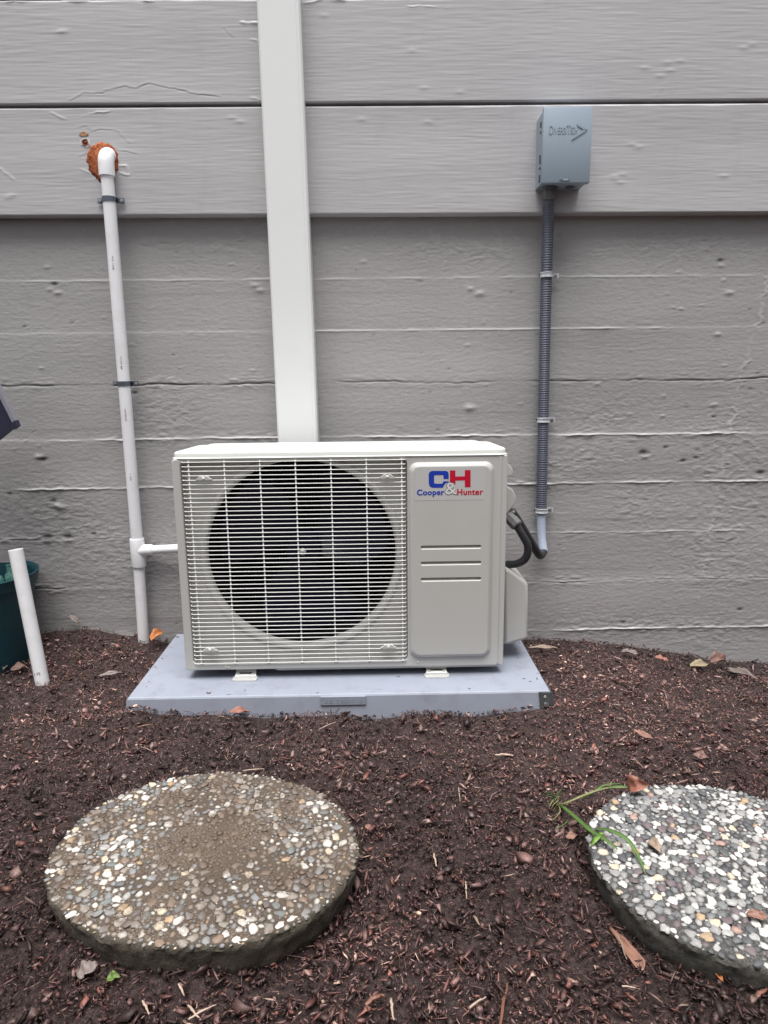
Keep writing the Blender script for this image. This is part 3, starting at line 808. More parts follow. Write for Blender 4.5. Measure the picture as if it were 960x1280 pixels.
# ------------------------------------------------------------------ the outdoor unit
UX0, UW, UY = -0.476, 0.792, 1.60
UD = 0.245
ZB, ZT = 0.0245, 0.553             # lower and upper edge of the front, above the pad
def U(px, py, y=0.0):
    p = at_y(px, py, UY+y)
    return p.x-UX0, p.z-PAD_Z
def unit():
    root = tag(empty('air_conditioner', (UX0, UY, PAD_Z)), 'off white outdoor air conditioner unit with round fan grille standing on the pad', 'air conditioner')
    W, D = UW, UD
    gx0, gz1 = U(230, 574.5); gx1, _ = U(508, 572); _, gz0 = U(300, 829.5)
    gx0 = .020; gx1 = .5530; gz1 = ZT-.004; gz0 = U(300, 829.5)[1]
    cx, cz = U(376, 695.5); rad = 0.230
    # cabinet: sides, back, bottom
    bm = bmesh.new()
    ro = .012
    def plan(z, g=0):
        out = []
        for qx, qy, a0 in ((W-ro, D-ro, 0), (ro, D-ro, 90), (ro, .004+ro, 180), (W-ro, .004+ro, 270)):
            for i in range(5):
                a = R(a0+90*i/4); out.append((qx+(ro+g)*math.cos(a), qy+(ro+g)*math.sin(a), z))
        return out
    rings = [plan(ZB+.002), plan(ZT-.001)]
    vr = [[bm.verts.new(p) for p in r_] for r_ in rings]
    n = len(vr[0])
    for k in range(n):
        k2 = (k+1) % n
        pa, pb = rings[0][k], rings[0][k2]
        if pa[1] < .006 and pb[1] < .006: continue         # open front, closed by the panel
        bm.faces.new((vr[0][k], vr[0][k2], vr[1][k2], vr[1][k]))
    bm.faces.new(vr[0]); bm.faces.new(vr[1])
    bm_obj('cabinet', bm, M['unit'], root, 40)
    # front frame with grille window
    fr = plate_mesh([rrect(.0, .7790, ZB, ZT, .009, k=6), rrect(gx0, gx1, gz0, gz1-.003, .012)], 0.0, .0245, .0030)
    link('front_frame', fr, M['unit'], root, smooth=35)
    # right edge of the side panel, one step back
    me = plate_mesh([rrect(.7700, W, ZB+.001, ZT-.0005, .004)], .0030, .020, .0020)
    link('side_flange', me, M['unit'], root, smooth=35)
    # fan panel behind the grille with the round opening
    me = plate_mesh([rrect(gx0-.006, gx1+.006, gz0-.006, gz1, .004), circle(cx, cz, rad+.010)], .0245, .0265, 0)
    link('fan_panel', me, M['unit'], root)
    # bell mouth and shroud
    bm = bmesh.new()
    loft(bm, [circle(cx, cz, r_, y_) for r_, y_ in ((rad+.0175, .0243), (rad+.017, .0205), (rad+.013, .0190), (rad+.007, .0205), (rad+.002, .025), (rad, .034), (rad, .075))])
    bm_obj('bell_mouth', bm, M['unit'], root, 50)
    bm = bmesh.new()
    loft(bm, [circle(cx, cz, r_, y_) for r_, y_ in ((rad-.0005, .036), (rad-.0005, .115), (rad+.006, .135), (rad+.006, .20))], False, True)
    bm_obj('shroud', bm, M['black'], root, 50)  # black colour stands in for the deep shade inside the housing
    # fins of the coil behind the fan
    bm = bmesh.new()
    for k in range(60):
        x = cx-rad+2*rad*(k+.5)/60; hh = math.sqrt(max(0, rad**2-(x-cx)**2))
        box(bm, x-.0006, x+.0006, .185, .196, cz-hh, cz+hh)
    bm_obj('coil_fins', bm, M['coil'], root)
    # fan: hub and three swept blades
    bm = bmesh.new()
    loft(bm, [circle(cx, cz, r_, y_, 32) for r_, y_ in ((.010, .050), (.014, .050), (.040, .056), (.046, .064), (.046, .12))], True, True)
    fan = bm_obj('fan', bm, M['fan'], root, 40)
    for bl in range(3):
        bm = bmesh.new(); a0 = R(20+120*bl); rows = []
        for i in range(9):
            r_ = .040+(.216-.040)*i/8
            half = R(34+10*math.sin(math.pi*i/8)); sweep = R(18*(i/8)**1.5)
            row = []
            for j in range(9):
                u = j/8; a = a0+sweep-half+2*half*u
                row.append((cx+r_*math.cos(a), .062+.045*u+.006*math.sin(math.pi*u), cz+r_*math.sin(a)))
            rows.append(row)
        fr_ = [[bm.verts.new(p) for p in row] for row in rows]; bk = [[bm.verts.new((p[0], p[1]+.003, p[2])) for p in row] for row in rows]
        for i in range(8):
            for j in range(8):
                bm.faces.new((fr_[i][j], fr_[i][j+1], fr_[i+1][j+1], fr_[i+1][j])); bm.faces.new((bk[i][j], bk[i+1][j], bk[i+1][j+1], bk[i][j+1]))
        bm_obj('blade', bm, M['fan'], fan, True)
    tube_obj('hub_nut', [(cx, .050, cz), (cx, .042, cz), (cx, .038, cz)], [.0085, .0085, .004], M['galv'], fan, 16)
    # wire grille
    g = bpy.data.objects.new('grille', None); COL.objects.link(g); g.parent = root; g.empty_display_size = .05
    gy = -.004
    # top and bottom wire heights, 47 wires
    n_w = 48; zt, zb_ = U(300, 577)[1], U(300, 828)[1]
    wx0, wx1 = gx0+.004, gx1-.004
    bm = bmesh.new(); d_ = .010
    pth = [(0, d_+.016, 0), (0, d_*.5, 0), (.0012, .0015, 0), (.004, 0, 0), (wx1-wx0-.004, 0, 0), (wx1-wx0-.0012, .0015, 0), (wx1-wx0, d_*.5, 0), (wx1-wx0, d_+.016, 0)]
    tube(bm, pth, .00115, 6)
    bmesh.ops.recalc_face_normals(bm, faces=bm.faces)
    wme = bpy.data.meshes.new('wire'); bm.to_mesh(wme); bm.free(); wme.materials.append(M['grille']); wme.shade_smooth()
    for k in range(n_w):
        w = bpy.data.objects.new('wire', wme); COL.objects.link(w); w.parent = g
        w.location = (wx0, gy, zt+(zb_-zt)*k/(n_w-1))
    bm = bmesh.new(); Hh = zt-zb_
    tube(bm, [(0, .022, 0), (0, .010, .000), (0, .003, .0010), (0, .0015, .004), (0, .0015, Hh-.004), (0, .003, Hh-.001), (0, .010, Hh), (0, .022, Hh)], .00155, 6)
    bmesh.ops.recalc_face_normals(bm, faces=bm.faces)
    vme = bpy.data.meshes.new('upright_wire'); bm.to_mesh(vme); bm.free(); vme.materials.append(M['grille']); vme.shade_smooth()
    # little fillets where an upright carries each wire
    xs_ = [U(235.5+.0, 576)[0]+(U(502, 576)[0]-U(235.5, 576)[0])*k/6 for k in range(7)]
    bm = bmesh.new()
    for k in range(n_w):
        z = zt+(zb_-zt)*k/(n_w-1)
        loft(bm, [[(-.0034, gy+.0006, z-.0006), (.0034, gy+.0006, z-.0006), (.0012, gy+.0006, z+.0034), (-.0012, gy+.0006, z+.0034)],
                  [(-.0022, gy+.004, z-.0006), (.0022, gy+.004, z-.0006), (.0008, gy+.004, z+.0030), (-.0008, gy+.004, z+.0030)]], True, True)
    bmesh.ops.recalc_face_normals(bm, faces=bm.faces)
    fme = bpy.data.meshes.new('wire_fillets'); bm.to_mesh(fme); bm.free(); fme.materials.append(M['grille'])
    for x in xs_:
        w = bpy.data.objects.new('upright_wire', vme); COL.objects.link(w); w.parent = g; w.location = (x, gy, zb_)
        w = bpy.data.objects.new('wire_fillets', fme); COL.objects.link(w); w.parent = g; w.location = (x, 0, 0)
    # four clips that hold the grille
    for px, py in ((255, 598), (484, 596), (263, 812), (485.5, 808)):
        x, z = U(px, py, gy); up = -1 if py > 700 else 1
        lp = [(x+a*.001, 0, z+b_*.001) for a, b_ in ((-19, -1.5), (-13, 1.5), (-10, 5), (-5.5, 6.5), (-2, 4.5), (2, 4.5), (5.5, 6.5), (10, 5), (13, 1.5), (19, -1.5), (13, -4.5), (-13, -4.5))]
        cl = link('clip', plate_mesh([lp], gy-.0052, gy+.004, .0008), M['unit'], root, smooth=30)
        tube_obj('screw', [(x, gy-.005, z), (x, gy-.0075, z), (x, gy-.0085, z)], [.0038, .0036, .002], M['galv'], cl, 12)
    # raised service panel
    px0, pz1 = U(511, 577.5, 0); px1, _ = U(617.5, 577, 0); _, pz0 = U(540, 821, 0)
    _, pz1 = U(560, 577.2)
    bm = bmesh.new(); prof = [(0, .0005, 0), (0.001, -.0025, .001), (.003, -.0048, .002), (.0085, -.0098, .001), (.0105, -.0104, 0)]
    loops = []
    for ins, y_, _r in prof:
        loops.append(rrect(px0+ins, px1-ins, pz0+ins, pz1-ins, .021-ins*.55, y_, 8))
    loft(bm, loops)
    sp = bm_obj('service_panel', bm, M['unit'], root, 40)
    ins = .0105
    gro = []
    for yy in (684, 704, 724.2):
        a, zc = U(525.5, yy+.5, -.01); b_, _ = U(602, yy, -.01)
        gro.append((a, b_, zc-.0050, zc+.0050))
    me = plate_mesh([rrect(px0+ins, px1-ins, pz0+ins, pz1-ins, .021-ins*.55, 0, 8)]+[rrect(*q, .0048, 0, 6) for q in gro], -.0104, -.0094, 0)
    link('panel_face', me, M['unit'], sp)
    for q in gro:
        bm = bmesh.new()
        loft(bm, [rrect(q[0], q[1], q[2], q[3], .0048, -.0104, 6), rrect(q[0]+.0008, q[1]-.0008, q[2]+.0008, q[3]-.0008, .0040, -.0098, 6),
                  rrect(q[0]+.0022, q[1]-.0022, q[2]+.0036, q[3]-.0016, .0022, -.0052, 6)], False, True)
        bm_obj('groove', bm, M['unit'], sp, 30)
    # maker's sticker
    ys = -.0108
    def S(px, py): return U(px, py, -.0108)
    a, t_ = S(518.5, 585); b_, u_ = S(606, 624.5)
    st = link('sticker', plate_mesh([rrect(a, b_, u_, t_, .001)], -.0107, -.0103, 0), M['sticker'], root)
    def poly(name, pts, m, y0=ys, t=.0003, holes=()):
        P = [(S(x, y)[0], 0, S(x, y)[1]) for x, y in pts]
        return link(name, plate_mesh([P]+[[(S(x, y)[0], 0, S(x, y)[1]) for x, y in h_] for h_ in holes], y0-t, y0, 0), m, st)
    def arc(cx_, cy_, rx, ry, a0, a1, n=6): return [(cx_+rx*math.cos(R(a0+(a1-a0)*i/n)), cy_-ry*math.sin(R(a0+(a1-a0)*i/n))) for i in range(n+1)]
    # letter C: heavy rounded block letter
    C_ = [(560.8, 598.6), (560.8, 593)]+arc(556.8, 592.6, 4.0, 4.0, 0, 90)+arc(540.8, 593.6, 5.0, 5.0, 90, 180)+arc(541.2, 604.0, 5.2, 5.6, 180, 270)+[(553.5, 609.6)]+[(554.6, 607.2), (557.0, 603.8), (560.8, 602.6), (560.8, 601.5), (554.6, 601.5), (552.6, 604.6), (544.6, 604.6)]+arc(544.2, 602.9, 1.6, 1.6, 270, 180, 3)+arc(544.2, 595.4, 1.6, 1.6, 180, 90, 3)+[(553.2, 593.8)]+arc(553.2, 595, 1.2, 1.2, 90, 0, 3)+[(554.4, 598.6)]
    poly('letter_c', C_, M['blue'])
    H_ = [(562.4, 588.0), (569.2, 588.0), (569.2, 595.6), (581.0, 595.4), (581.0, 587.6), (588.2, 587.5), (588.2, 608.7), (581.0, 608.9), (581.0, 600.3), (569.2, 600.5), (569.2, 606.0), (567.0, 603.6), (562.4, 602.9)]
    poly('letter_h', H_, M['red'])
    def word(s, x0, x1, y0, y1, m, bold=.03, dy=0.0):
        a_, z1_ = S(x0, y0); b2, z0_ = S(x1, y1)
        sh = .0005 if len(s) > 1 else 0
        me = text_mesh(s, a_+sh, b2+sh*.2, z0_, z1_, ys-.0003-dy, .0003, bold=bold, spacing=1.08)
        o_ = link('printed_word', me, m, st)
        if sh: link('printed_word', text_mesh(s, a_-sh*.2, b2-sh, z0_, z1_, ys-.0004-dy, .0003, bold=bold, spacing=1.08), m, o_)
        return o_
    word('Cooper', 521.2, 555.3, 611.9, 620.9, M['blue'], .017)
    word('Hunter', 571.5, 603.8, 611.2, 618.4, M['red'], .017)
    word('&', 555.8, 571.5, 602.8, 618.6, M['logo_line'], .03)
    word('&', 556.7, 570.6, 603.7, 617.7, M['logo_pale'], 0, .0003)
    # screws on the front
    for px, py in ((522.5, 827.3), (282.5, 833.5), (286, 834)):
        x, z = U(px, py)
        tube_obj('screw', [(x, .001, z), (x, -.0018, z), (x, -.0028, z)], [.0030, .0028, .0015], M['galv'], root, 12)
    # base rail below the front frame
    bm = bmesh.new()
    xr = U(346, 838)[0]
    loft(bm, [[(xr-.012, .006, ZB+.002), (xr+.002, .006, ZB-.0055), (W-.012, .006, ZB-.0050), (W-.006, .006, ZB+.002)],
              [(xr-.012, D-.01, ZB+.002), (xr+.002, D-.01, ZB-.0055), (W-.012, D-.01, ZB-.0050), (W-.006, D-.01, ZB+.002)]], True, True)
    bm_obj('base_rail', bm, M['unit'], root, 30)
    # lid: lip, rounded shoulder and a raised plateau
    bm = bmesh.new(); loops = []
    def lp(g, z, r_): 
        out = []
        for qx, qy, a0 in ((W-r_, D-r_, 0), (r_, D-r_, 90), (r_, r_, 180), (W-r_, r_, 270)):
            for i in range(7):
                a = R(a0+90*i/6); sx = math.cos(a); sy = math.sin(a)
                yy = qy+(r_-g)*sy; out.append((qx+(r_-g)*sx, yy, z-(.006*max(0, yy)/D if z > ZT+.01 else 0)))
        return out
    ro = .024
    for g_, z in ((-.0015, ZT-.001), (-.0022, ZT+.0010), (.0008, ZT+.0020), (.0020, ZT+.0028), (.0022, ZT+.0110), (.0030, ZT+.0136), (.0055, ZT+.0156), (.0095, ZT+.0168), (.014, ZT+.0173), (.020, ZT+.0175)):
        loops.append(lp(g_, z, ro))
    loft(bm, loops, True, True)
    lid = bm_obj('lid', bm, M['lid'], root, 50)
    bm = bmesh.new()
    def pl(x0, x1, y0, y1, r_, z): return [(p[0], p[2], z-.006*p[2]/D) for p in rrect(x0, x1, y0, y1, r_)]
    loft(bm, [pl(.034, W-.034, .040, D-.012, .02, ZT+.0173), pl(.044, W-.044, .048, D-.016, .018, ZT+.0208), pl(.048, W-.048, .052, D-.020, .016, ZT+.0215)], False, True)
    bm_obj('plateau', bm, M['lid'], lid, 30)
    # feet
    for px in (306.5, 546):
        x = U(px, 845)[0]
        z0 = 0
        bm = bmesh.new()
        lo = .0
        # upright web from under the unit, then a turned out toe
        loft(bm, [[(x-.024, .030, ZB+.001), (x+.024, .030, ZB+.001), (x+.024, .034, ZB+.001), (x-.024, .034, ZB+.001)],
                  [(x-.026, .004, .0055), (x+.026, .004, .0055), (x+.026, .008, .0035), (x-.026, .008, .0035)]], True, True)
        ft = bm_obj('foot', bm, M['galv'], root, 25)
        top_ = [(p[0], p[2], .0052) for p in rrect(x-.031, x+.031, -.016, .012, .009)]
        bm = bmesh.new()
        loft(bm, [[(p[0], p[1], .0004) for p in top_], [(p[0], p[1], .0036) for p in top_], [(x+(p[0]-x)*.94, p[1]*.96, .0050) for p in top_]], True, True)
        bm_obj('toe', bm, M['galv'], ft, 40)
        box_obj('slot', (x-.015, x+.015, .0085, .012, .010, .0125), M['hole'], ft, .0005, 1)
        for s in (-.018, .018):
            tube_obj('bolt', [(x+s, .014, .009), (x+s, .006, .009)], .0034, M['galv'], ft, 6)
    # right flank: valve cover, handle and cap, drawn as profiles and given depth
    def flank(name, pts, y0, y1, r_b, m=M['unit'], front=.0):
        q = [U(px, py, y0) for px, py in pts]
        q = [(max(a, W-.004), 0, b_) for a, b_ in q]
        me = plate_mesh([q], y0, y1, r_b)
        return link(name, me, m, root, smooth=45)
    vc = flank('valve_cover', [(630, 707), (634, 710.5), (640, 713.5), (652, 722.5), (658, 727), (660.5, 732), (660.5, 796), (659, 799.5), (656, 800.5), (636, 806), (630, 806)], .088, .236, .0085)
    for k in range(6):
        x, z = U(636+k*3.4, 711.5+k*2.3, .100)
        bm = bmesh.new(); tube(bm, [(x+.001, .112, z-.004), (x+.001, .22, z-.004)], .0016, 6)
        bm_obj('vent_slot', bm, M['fitting'], vc, True)
    flank('handle', [(630, 605), (634, 608), (641, 612.5), (644.5, 619), (644.8, 626), (643.5, 630), (636, 639.5), (632, 643.5), (630, 645)], .085, .16, .0022)
    flank('cable_cap', [(630, 573), (634.5, 578.5), (640, 585), (641.3, 589), (640.8, 594.5), (634, 596), (630, 596)], .085, .125, .0018)
    # gland and flexible hose looping back into the valve box
    ga = at_y(636, 646, 1.695)-root.location; gb = at_y(646, 656.5, 1.68)-root.location
    dd = (gb-ga).normalized()
    bm = bmesh.new(); tube(bm, [ga-dd*.01, ga+dd*.010, ga+dd*.0105, gb, gb+dd*.003], [.0150, .0150, .0165, .0160, .0135], 8)
    bm_obj('gland', bm, M['fitting'], root, 25)
    L = lambda px, py, Y: at_y(px, py, Y)-root.location
    hp = spline([L(643, 652, 1.685), L(652, 667, 1.68), L(659.5, 682, 1.68), L(658, 696, 1.685), L(648, 704, 1.695), L(634, 705.5, 1.71), L(620, 705, 1.72)], 10)
    tube_obj('hose', hp, .0100, M['hose'], root, 16, smooth=True)
unit()

# ------------------------------------------------------------------ stepping stones with exposed pebbles
def stone_side_mat(name, base, moss):
    m, nt, b = new_mat(name); v = coords(nt)
    c = ramp(nt, noise(nt, v, 60, 8, .7), [(.3, tuple(x*.45 for x in base)), (.6, base), (.8, tuple(x*1.8 for x in base))])
    c = mixc(nt, ramp(nt, noise(nt, v, 9, 4), [(.45, (0, 0, 0)), (.70, (.6, .6, .6))]), c, moss)
    nt.links.new(c, b.inputs['Base Color']); b.inputs['Roughness'].default_value = .9
    bump(nt, b, noise(nt, v, 180, 8, .75), 1.0, .006)
    return m
def matrix_mat(name, a, b2, c2):
    m, nt, b = new_mat(name); v = coords(nt)
    c = ramp(nt, noise(nt, v, 420, 6, .8), [(.33, a), (.5, b2), (.70, c2)])
    d = ramp(nt, noise(nt, v, 9, 5, .6), [(.4, (0, 0, 0)), (.6, (.65, .65, .65))])
    c = mixc(nt, d, c, tuple(x*.75+y*.0 for x, y in zip(b2, a)))
    nt.links.new(c, b.inputs['Base Color']); b.inputs['Roughness'].default_value = .85
    bump(nt, b, noise(nt, v, 500, 6, .8), .9, .003)
    return m
def pebble_mat(name, stops, dirt_col, dlo, dhi, island=False):
    m, nt, b = new_mat(name)
    if island: src = N(nt, "ShaderNodeNewGeometry").outputs['Random Per Island']
    else: src = N(nt, "ShaderNodeObjectInfo").outputs['Random']
    c = ramp(nt, src, stops, 'CONSTANT')
    geo = N(nt, "ShaderNodeNewGeometry")
    vary = noise(nt, geo.outputs['Position'], 260, 5, .7)
    c2 = mixc(nt, ramp(nt, vary, [(.4, (0, 0, 0)), (.68, (.45, .45, .45))]), c, dirt_col)
    pn = noise(nt, geo.outputs['Position'], 11, 6, .68)
    if 'dusty' in name:                                  # mud lies thickest in the middle, where feet land
        dv = N(nt, 'ShaderNodeVectorMath', operation='DISTANCE'); nt.links.new(geo.outputs['Position'], dv.inputs[0]); dv.inputs[1].default_value = (STL[0]+.035, STL[1], .05)
        mr = N(nt, 'ShaderNodeMapRange'); nt.links.new(dv.outputs['Value'], mr.inputs['Value'])
        mr.inputs['From Min'].default_value = .02; mr.inputs['From Max'].default_value = .16; mr.inputs['To Min'].default_value = .16; mr.inputs['To Max'].default_value = -.01
        ad = N(nt, 'ShaderNodeMath', operation='ADD'); nt.links.new(pn, ad.inputs[0]); nt.links.new(mr.outputs[0], ad.inputs[1]); pn = ad.outputs[0]
    mk = ramp(nt, pn, [(dlo, (0, 0, 0)), (dhi, (.92, .92, .92))])
    c3 = mixc(nt, mk, c2, dirt_col)
    nt.links.new(c3, b.inputs['Base Color']); b.inputs['Roughness'].default_value = .6
    bump(nt, b, noise(nt, geo.outputs['Position'], 700, 4, .7), .35, .001)
    return m
white = (.60, .57, .53); cream = (.58, .50, .38); lg = (.36, .35, .34); mg = (.23, .235, .24); dg = (.11, .115, .12); tanc = (.42, .30, .19); pk = (.40, .26, .22); bl = (.15, .17, .17); br_ = (.22, .16, .12)
left_stops = [(0, white), (.24, lg), (.32, mg), (.55, (.27, .24, .21)), (.70, br_), (.80, dg), (.86, cream), (.90, bl), (.98, tanc)]
right_stops = [(0, (.60, .585, .555)), (.22, (.40, .395, .385)), (.34, (.29, .285, .28)), (.50, (.19, .195, .20)), (.66, (.13, .135, .14)), (.78, (.08, .085, .09)), (.88, (.14, .11, .12)), (.95, cream), (.975, pk), (.99, tanc)]
M['stL_side'] = stone_side_mat('left_stone_side', (.125, .104, .080), (.062, .060, .034))
M['stR_side'] = stone_side_mat('right_stone_side', (.13, .122, .108), (.066, .068, .046))
M['stL_top'] = matrix_mat('dirty_matrix', (.022, .014, .010), (.110, .078, .056), (.42, .36, .30))
M['stR_top'] = matrix_mat('grey_matrix', (.018, .016, .015), (.075, .070, .068), (.30, .29, .28))
dirtL = (.115, .080, .058); dirtR = (.10, .09, .085)
M['pebL'] = pebble_mat('dusty_pebble', left_stops, dirtL, .46, .60); M['pebLi'] = pebble_mat('dusty_pebble_small', left_stops, dirtL, .46, .60, True)
M['pebR'] = pebble_mat('washed_pebble', right_stops, dirtR, .62, .80); M['pebRi'] = pebble_mat('washed_pebble_small', right_stops, dirtR, .62, .80, True)
def pebble_shapes(n, sub, seed):
    from mathutils import noise as mn
    out = []
    for s in range(n):
        bm = bmesh.new(); bmesh.ops.create_icosphere(bm, subdivisions=sub, radius=1)
        g_ = random.Random(seed+s); off = Vector((g_.uniform(0, 99), g_.uniform(0, 99), 0))
        ex = g_.uniform(2.0, 3.0)
        for v_ in bm.verts:
            n_ = v_.co.normalized(); k = 1+.55*mn.noise(n_*1.6+off)+.30*mn.noise(n_*3.3+off)
            q = n_*k
            v_.co = Vector((q.x, q.y, q.z))
        me = bpy.data.meshes.new('pebble'); bm.to_mesh(me); bm.free(); out.append(me)
    return out
def stepping_stone(S, name_label, side, topm, pm, pmi, seed, tilt, rmin, rmax, cover_frac, sunk, n_try, squashY=1.0, oval=0.0):
    from mathutils import noise as mn
    cx, cy, r0, zt = S
    root = tag(empty('stepping_stone', (cx, cy, 0), tilt), name_label, 'stepping stone', 'round pebble faced stepping stones')
    g_ = random.Random(seed)
    ph = [g_.uniform(0, 6.28) for _ in range(5)]
    def edge(a): return r0*(1+oval*math.cos(2*(a-R(165)))+.010*math.sin(2*a+ph[0])+.008*math.sin(3*a+ph[1])+.005*math.sin(7*a+ph[2])+.004*math.sin(13*a+ph[3]))
    n = 260; bm = bmesh.new(); loops = []
    for k_r, z in ((.90, -.03), (.93, -.015), (.95, -.005), (.965, .005), (.975, zt-.030), (.985, zt-.022), (.992, zt-.014), (.997, zt-.008), (.994, zt-.004), (.985, zt-.0012), (.975, zt)):
        lp = []
        for i in range(n):
            a = 2*math.pi*i/n
            d = Vector((math.cos(a), math.sin(a), 0))
            rr = edge(a)*k_r+.0032*mn.noise(Vector((d.x*9, d.y*9, z*60)))+.0032*mn.noise(Vector((d.x*30, d.y*30, z*190)))+.0018*mn.noise(Vector((d.x*80, d.y*80, z*400)))
            lp.append((rr*math.cos(a), rr*math.sin(a)*squashY, z+.0012*mn.noise(d*30)))
        loops.append(lp)
    loft(bm, loops)
    bm_obj('stone_body', bm, side, root, 40)
    bm = bmesh.new(); loops = []
    for f in [.980, .96, .93]+[.9-.03*i for i in range(30)]:
        if f <= .01: break
        lp = []
        for i in range(n):
            a = 2*math.pi*i/n; rr = edge(a)*f
            x, y = rr*math.cos(a), rr*math.sin(a)*squashY
            z = zt-.0012*(f > .95)+.0012*mn.noise(Vector((x*60, y*60, seed)))+.0009*mn.noise(Vector((x*170, y*170, seed)))
            lp.append((x, y, z))
        loops.append(lp)
    loft(bm, loops, False, True)
    bm_obj('worn_top', bm, topm, root, True)
    # pack the pebbles
    gr = np.random.default_rng(seed); px = []; py = []; pr = []
    cand = np.sort(gr.uniform(rmin, rmax, n_try)**1.0)[::-1]
    cand = rmin+(rmax-rmin)*np.sort(gr.beta(1.3, 2.2, n_try))[::-1]
    A = np.zeros((0, 3))
    for c in cand:
        for _ in range(14):
            a = gr.uniform(0, 2*math.pi); q = math.sqrt(gr.uniform())*(edge(a)-c*.75)
            x, y = q*math.cos(a), q*math.sin(a)*squashY
            if len(A) == 0 or np.all(np.hypot(A[:, 0]-x, A[:, 1]-y) > (A[:, 2]+c)*cover_frac):
                # dirt has swallowed most pebbles in places
                s = mn.noise(Vector((x*9+seed, y*9, 0)))+.55*math.exp(-((x-.035)/.10)**2-((y+.0)/.085)**2)
                if sunk and s > .12 and gr.uniform() < sunk: break
                A = np.vstack([A, [x, y, c]]); break
    shapes = pebble_shapes(7, 2, seed*10)
    for me in shapes: me.materials.append(pm); me.shade_smooth()
    small = pebble_shapes(3, 1, seed*10+50)
    sv = [np.array([v_.co[:] for v_ in me.vertices]) for me in small]; sf = [np.array([p.vertices[:] for p in me.polygons]) for me in small]
    order = np.argsort(-A[:, 2])
    VV, FF, off = [], [], 0
    for idx, i in enumerate(order):
        x, y, c = A[i]; yaw = gr.uniform(0, math.pi); el = gr.uniform(1.0, 1.55)
        sx, sy, sz = c*math.sqrt(el), c/math.sqrt(el), c*gr.uniform(.38, .6)
        edge_d = edge(math.atan2(y, x))-math.hypot(x, y)
        z = zt+sz*gr.uniform(-.38, .28)-(0.0015 if edge_d < .02 else 0)
        rot = Matrix.Rotation(yaw, 4, 'Z') @ Matrix.Rotation(gr.normal(0, .15), 4, 'X')
        if idx < 300:
            o = bpy.data.objects.new('pebble', shapes[idx % 7]); COL.objects.link(o); o.parent = root
            o.matrix_local = Matrix.Translation((x, y, z)) @ rot @ Matrix.Diagonal((sx, sy, sz, 1))
        else:
            k = idx % 3; R3 = np.array(rot.to_3x3())
            VV.append((sv[k]*[sx, sy, sz])@R3.T+[x, y, z]); FF.append(sf[k]+off); off += len(sv[k])
    if VV:
        me = np_mesh('small_pebbles', np.concatenate(VV), 3, np.concatenate(FF))
        o = link('small_pebbles', me, pmi, root, smooth=True); o['kind'] = 'stuff'
    print('pebbles', len(A))
stepping_stone(STL, 'dirt stained pebble faced round stepping stone, complete in the left foreground', M['stL_side'], M['stL_top'], M['pebL'], M['pebLi'], 3, (0, 0, 0), .0020, .0088, .84, .78, 3400, oval=.085)
stepping_stone(STR, 'clean white and grey pebble faced round stepping stone, cut by the right edge', M['stR_side'], M['stR_top'], M['pebR'], M['pebRi'], 8, (0, 0, 0), .0022, .0088, .79, 0, 5200)

# ------------------------------------------------------------------ pot, bottles, bin and stub pipe at the left
def pot():
    # rim right edge at photo (48,712); base right edge (33,797)
    Yp = 1.86
    rimR = at_y(49, 716, Yp); baseR = at_y(33, 800, Yp); rimF = None
    r_rim = .155; cx = rimR.x-r_rim-.016; zr = rimR.z; z0 = -.01
    rb = baseR.x-cx
    root = tag(empty('plant_pot', (cx, Yp, 0)), 'dark teal plastic pot at the left edge, holding glass bottles', 'plant pot')
    n = 48
    def ring(r_, z): return [(r_*math.cos(2*math.pi*k/n), r_*math.sin(2*math.pi*k/n), z) for k in range(n)]
    bm = bmesh.new()
    loft(bm, [ring(rb-.003, z0), ring(rb+(r_rim-.016-rb)*.5, (z0+zr-.034)/2), ring(r_rim-.015, zr-.034), ring(r_rim-.018, zr-.036), ring(r_rim-.020, zr-.004), ring(rb-.008, z0+.03)], True, True)
    bm_obj('pot_wall', bm, M['teal'], root, 40)
    bm = bmesh.new()
    loft(bm, [ring(r_rim-.014, zr-.034), ring(r_rim-.006, zr-.031), ring(r_rim-.001, zr-.002), ring(r_rim, zr), ring(r_rim-.003, zr+.001), ring(r_rim-.006, zr-.002), ring(r_rim-.011, zr-.028), ring(r_rim-.014, zr-.034)])
    bm_obj('rim', bm, M['teal'], root, 50)
    return cx, Yp, zr, r_rim
pcx, pY, pz, pr_ = pot()
def bottle(x, y, zb, h, r_, lab, tilt=(0, 0, 0)):
    root_l = (x, y, zb); n = 20
    def ring(r__, z): return [(r__*math.cos(2*math.pi*k/n), r__*math.sin(2*math.pi*k/n), z) for k in range(n)]
    bm = bmesh.new()
    loft(bm, [ring(r_*.85, 0), ring(r_, .004), ring(r_, h*.60), ring(r_*.85, h*.70), ring(r_*.42, h*.80), ring(r_*.36, h*.97), ring(r_*.44, h*.975), ring(r_*.44, h),
              ring(r_*.30, h), ring(r_*.30, h*.8), ring(r_*.78, h*.69), ring(r_*.90, h*.6), ring(r_*.9, .008)], True, True)
    o = bm_obj('glass_bottle', bm, M['glass'], None, 40); o.location = root_l; o.rotation_euler = tilt
    tag(o, lab, 'bottle')
px_b = [at_y(q, 705, pY-.02).x for q in (2, 12, 21)]
bottle(px_b[2], pY-.035, pz-.060, .095, .016, 'upright pale green glass bottle in the teal pot, nearest the white pipe', (0, .05, 0))
bottle(px_b[1], pY-.01, pz-.064, .093, .017, 'pale green glass bottle standing in the middle of those in the teal pot', (.04, -.08, 0))
bottle(px_b[0], pY-.04, pz-.060, .088, .017, 'pale green glass bottle in the teal pot, cut by the left edge of the photo', (.04, -.12, 0))
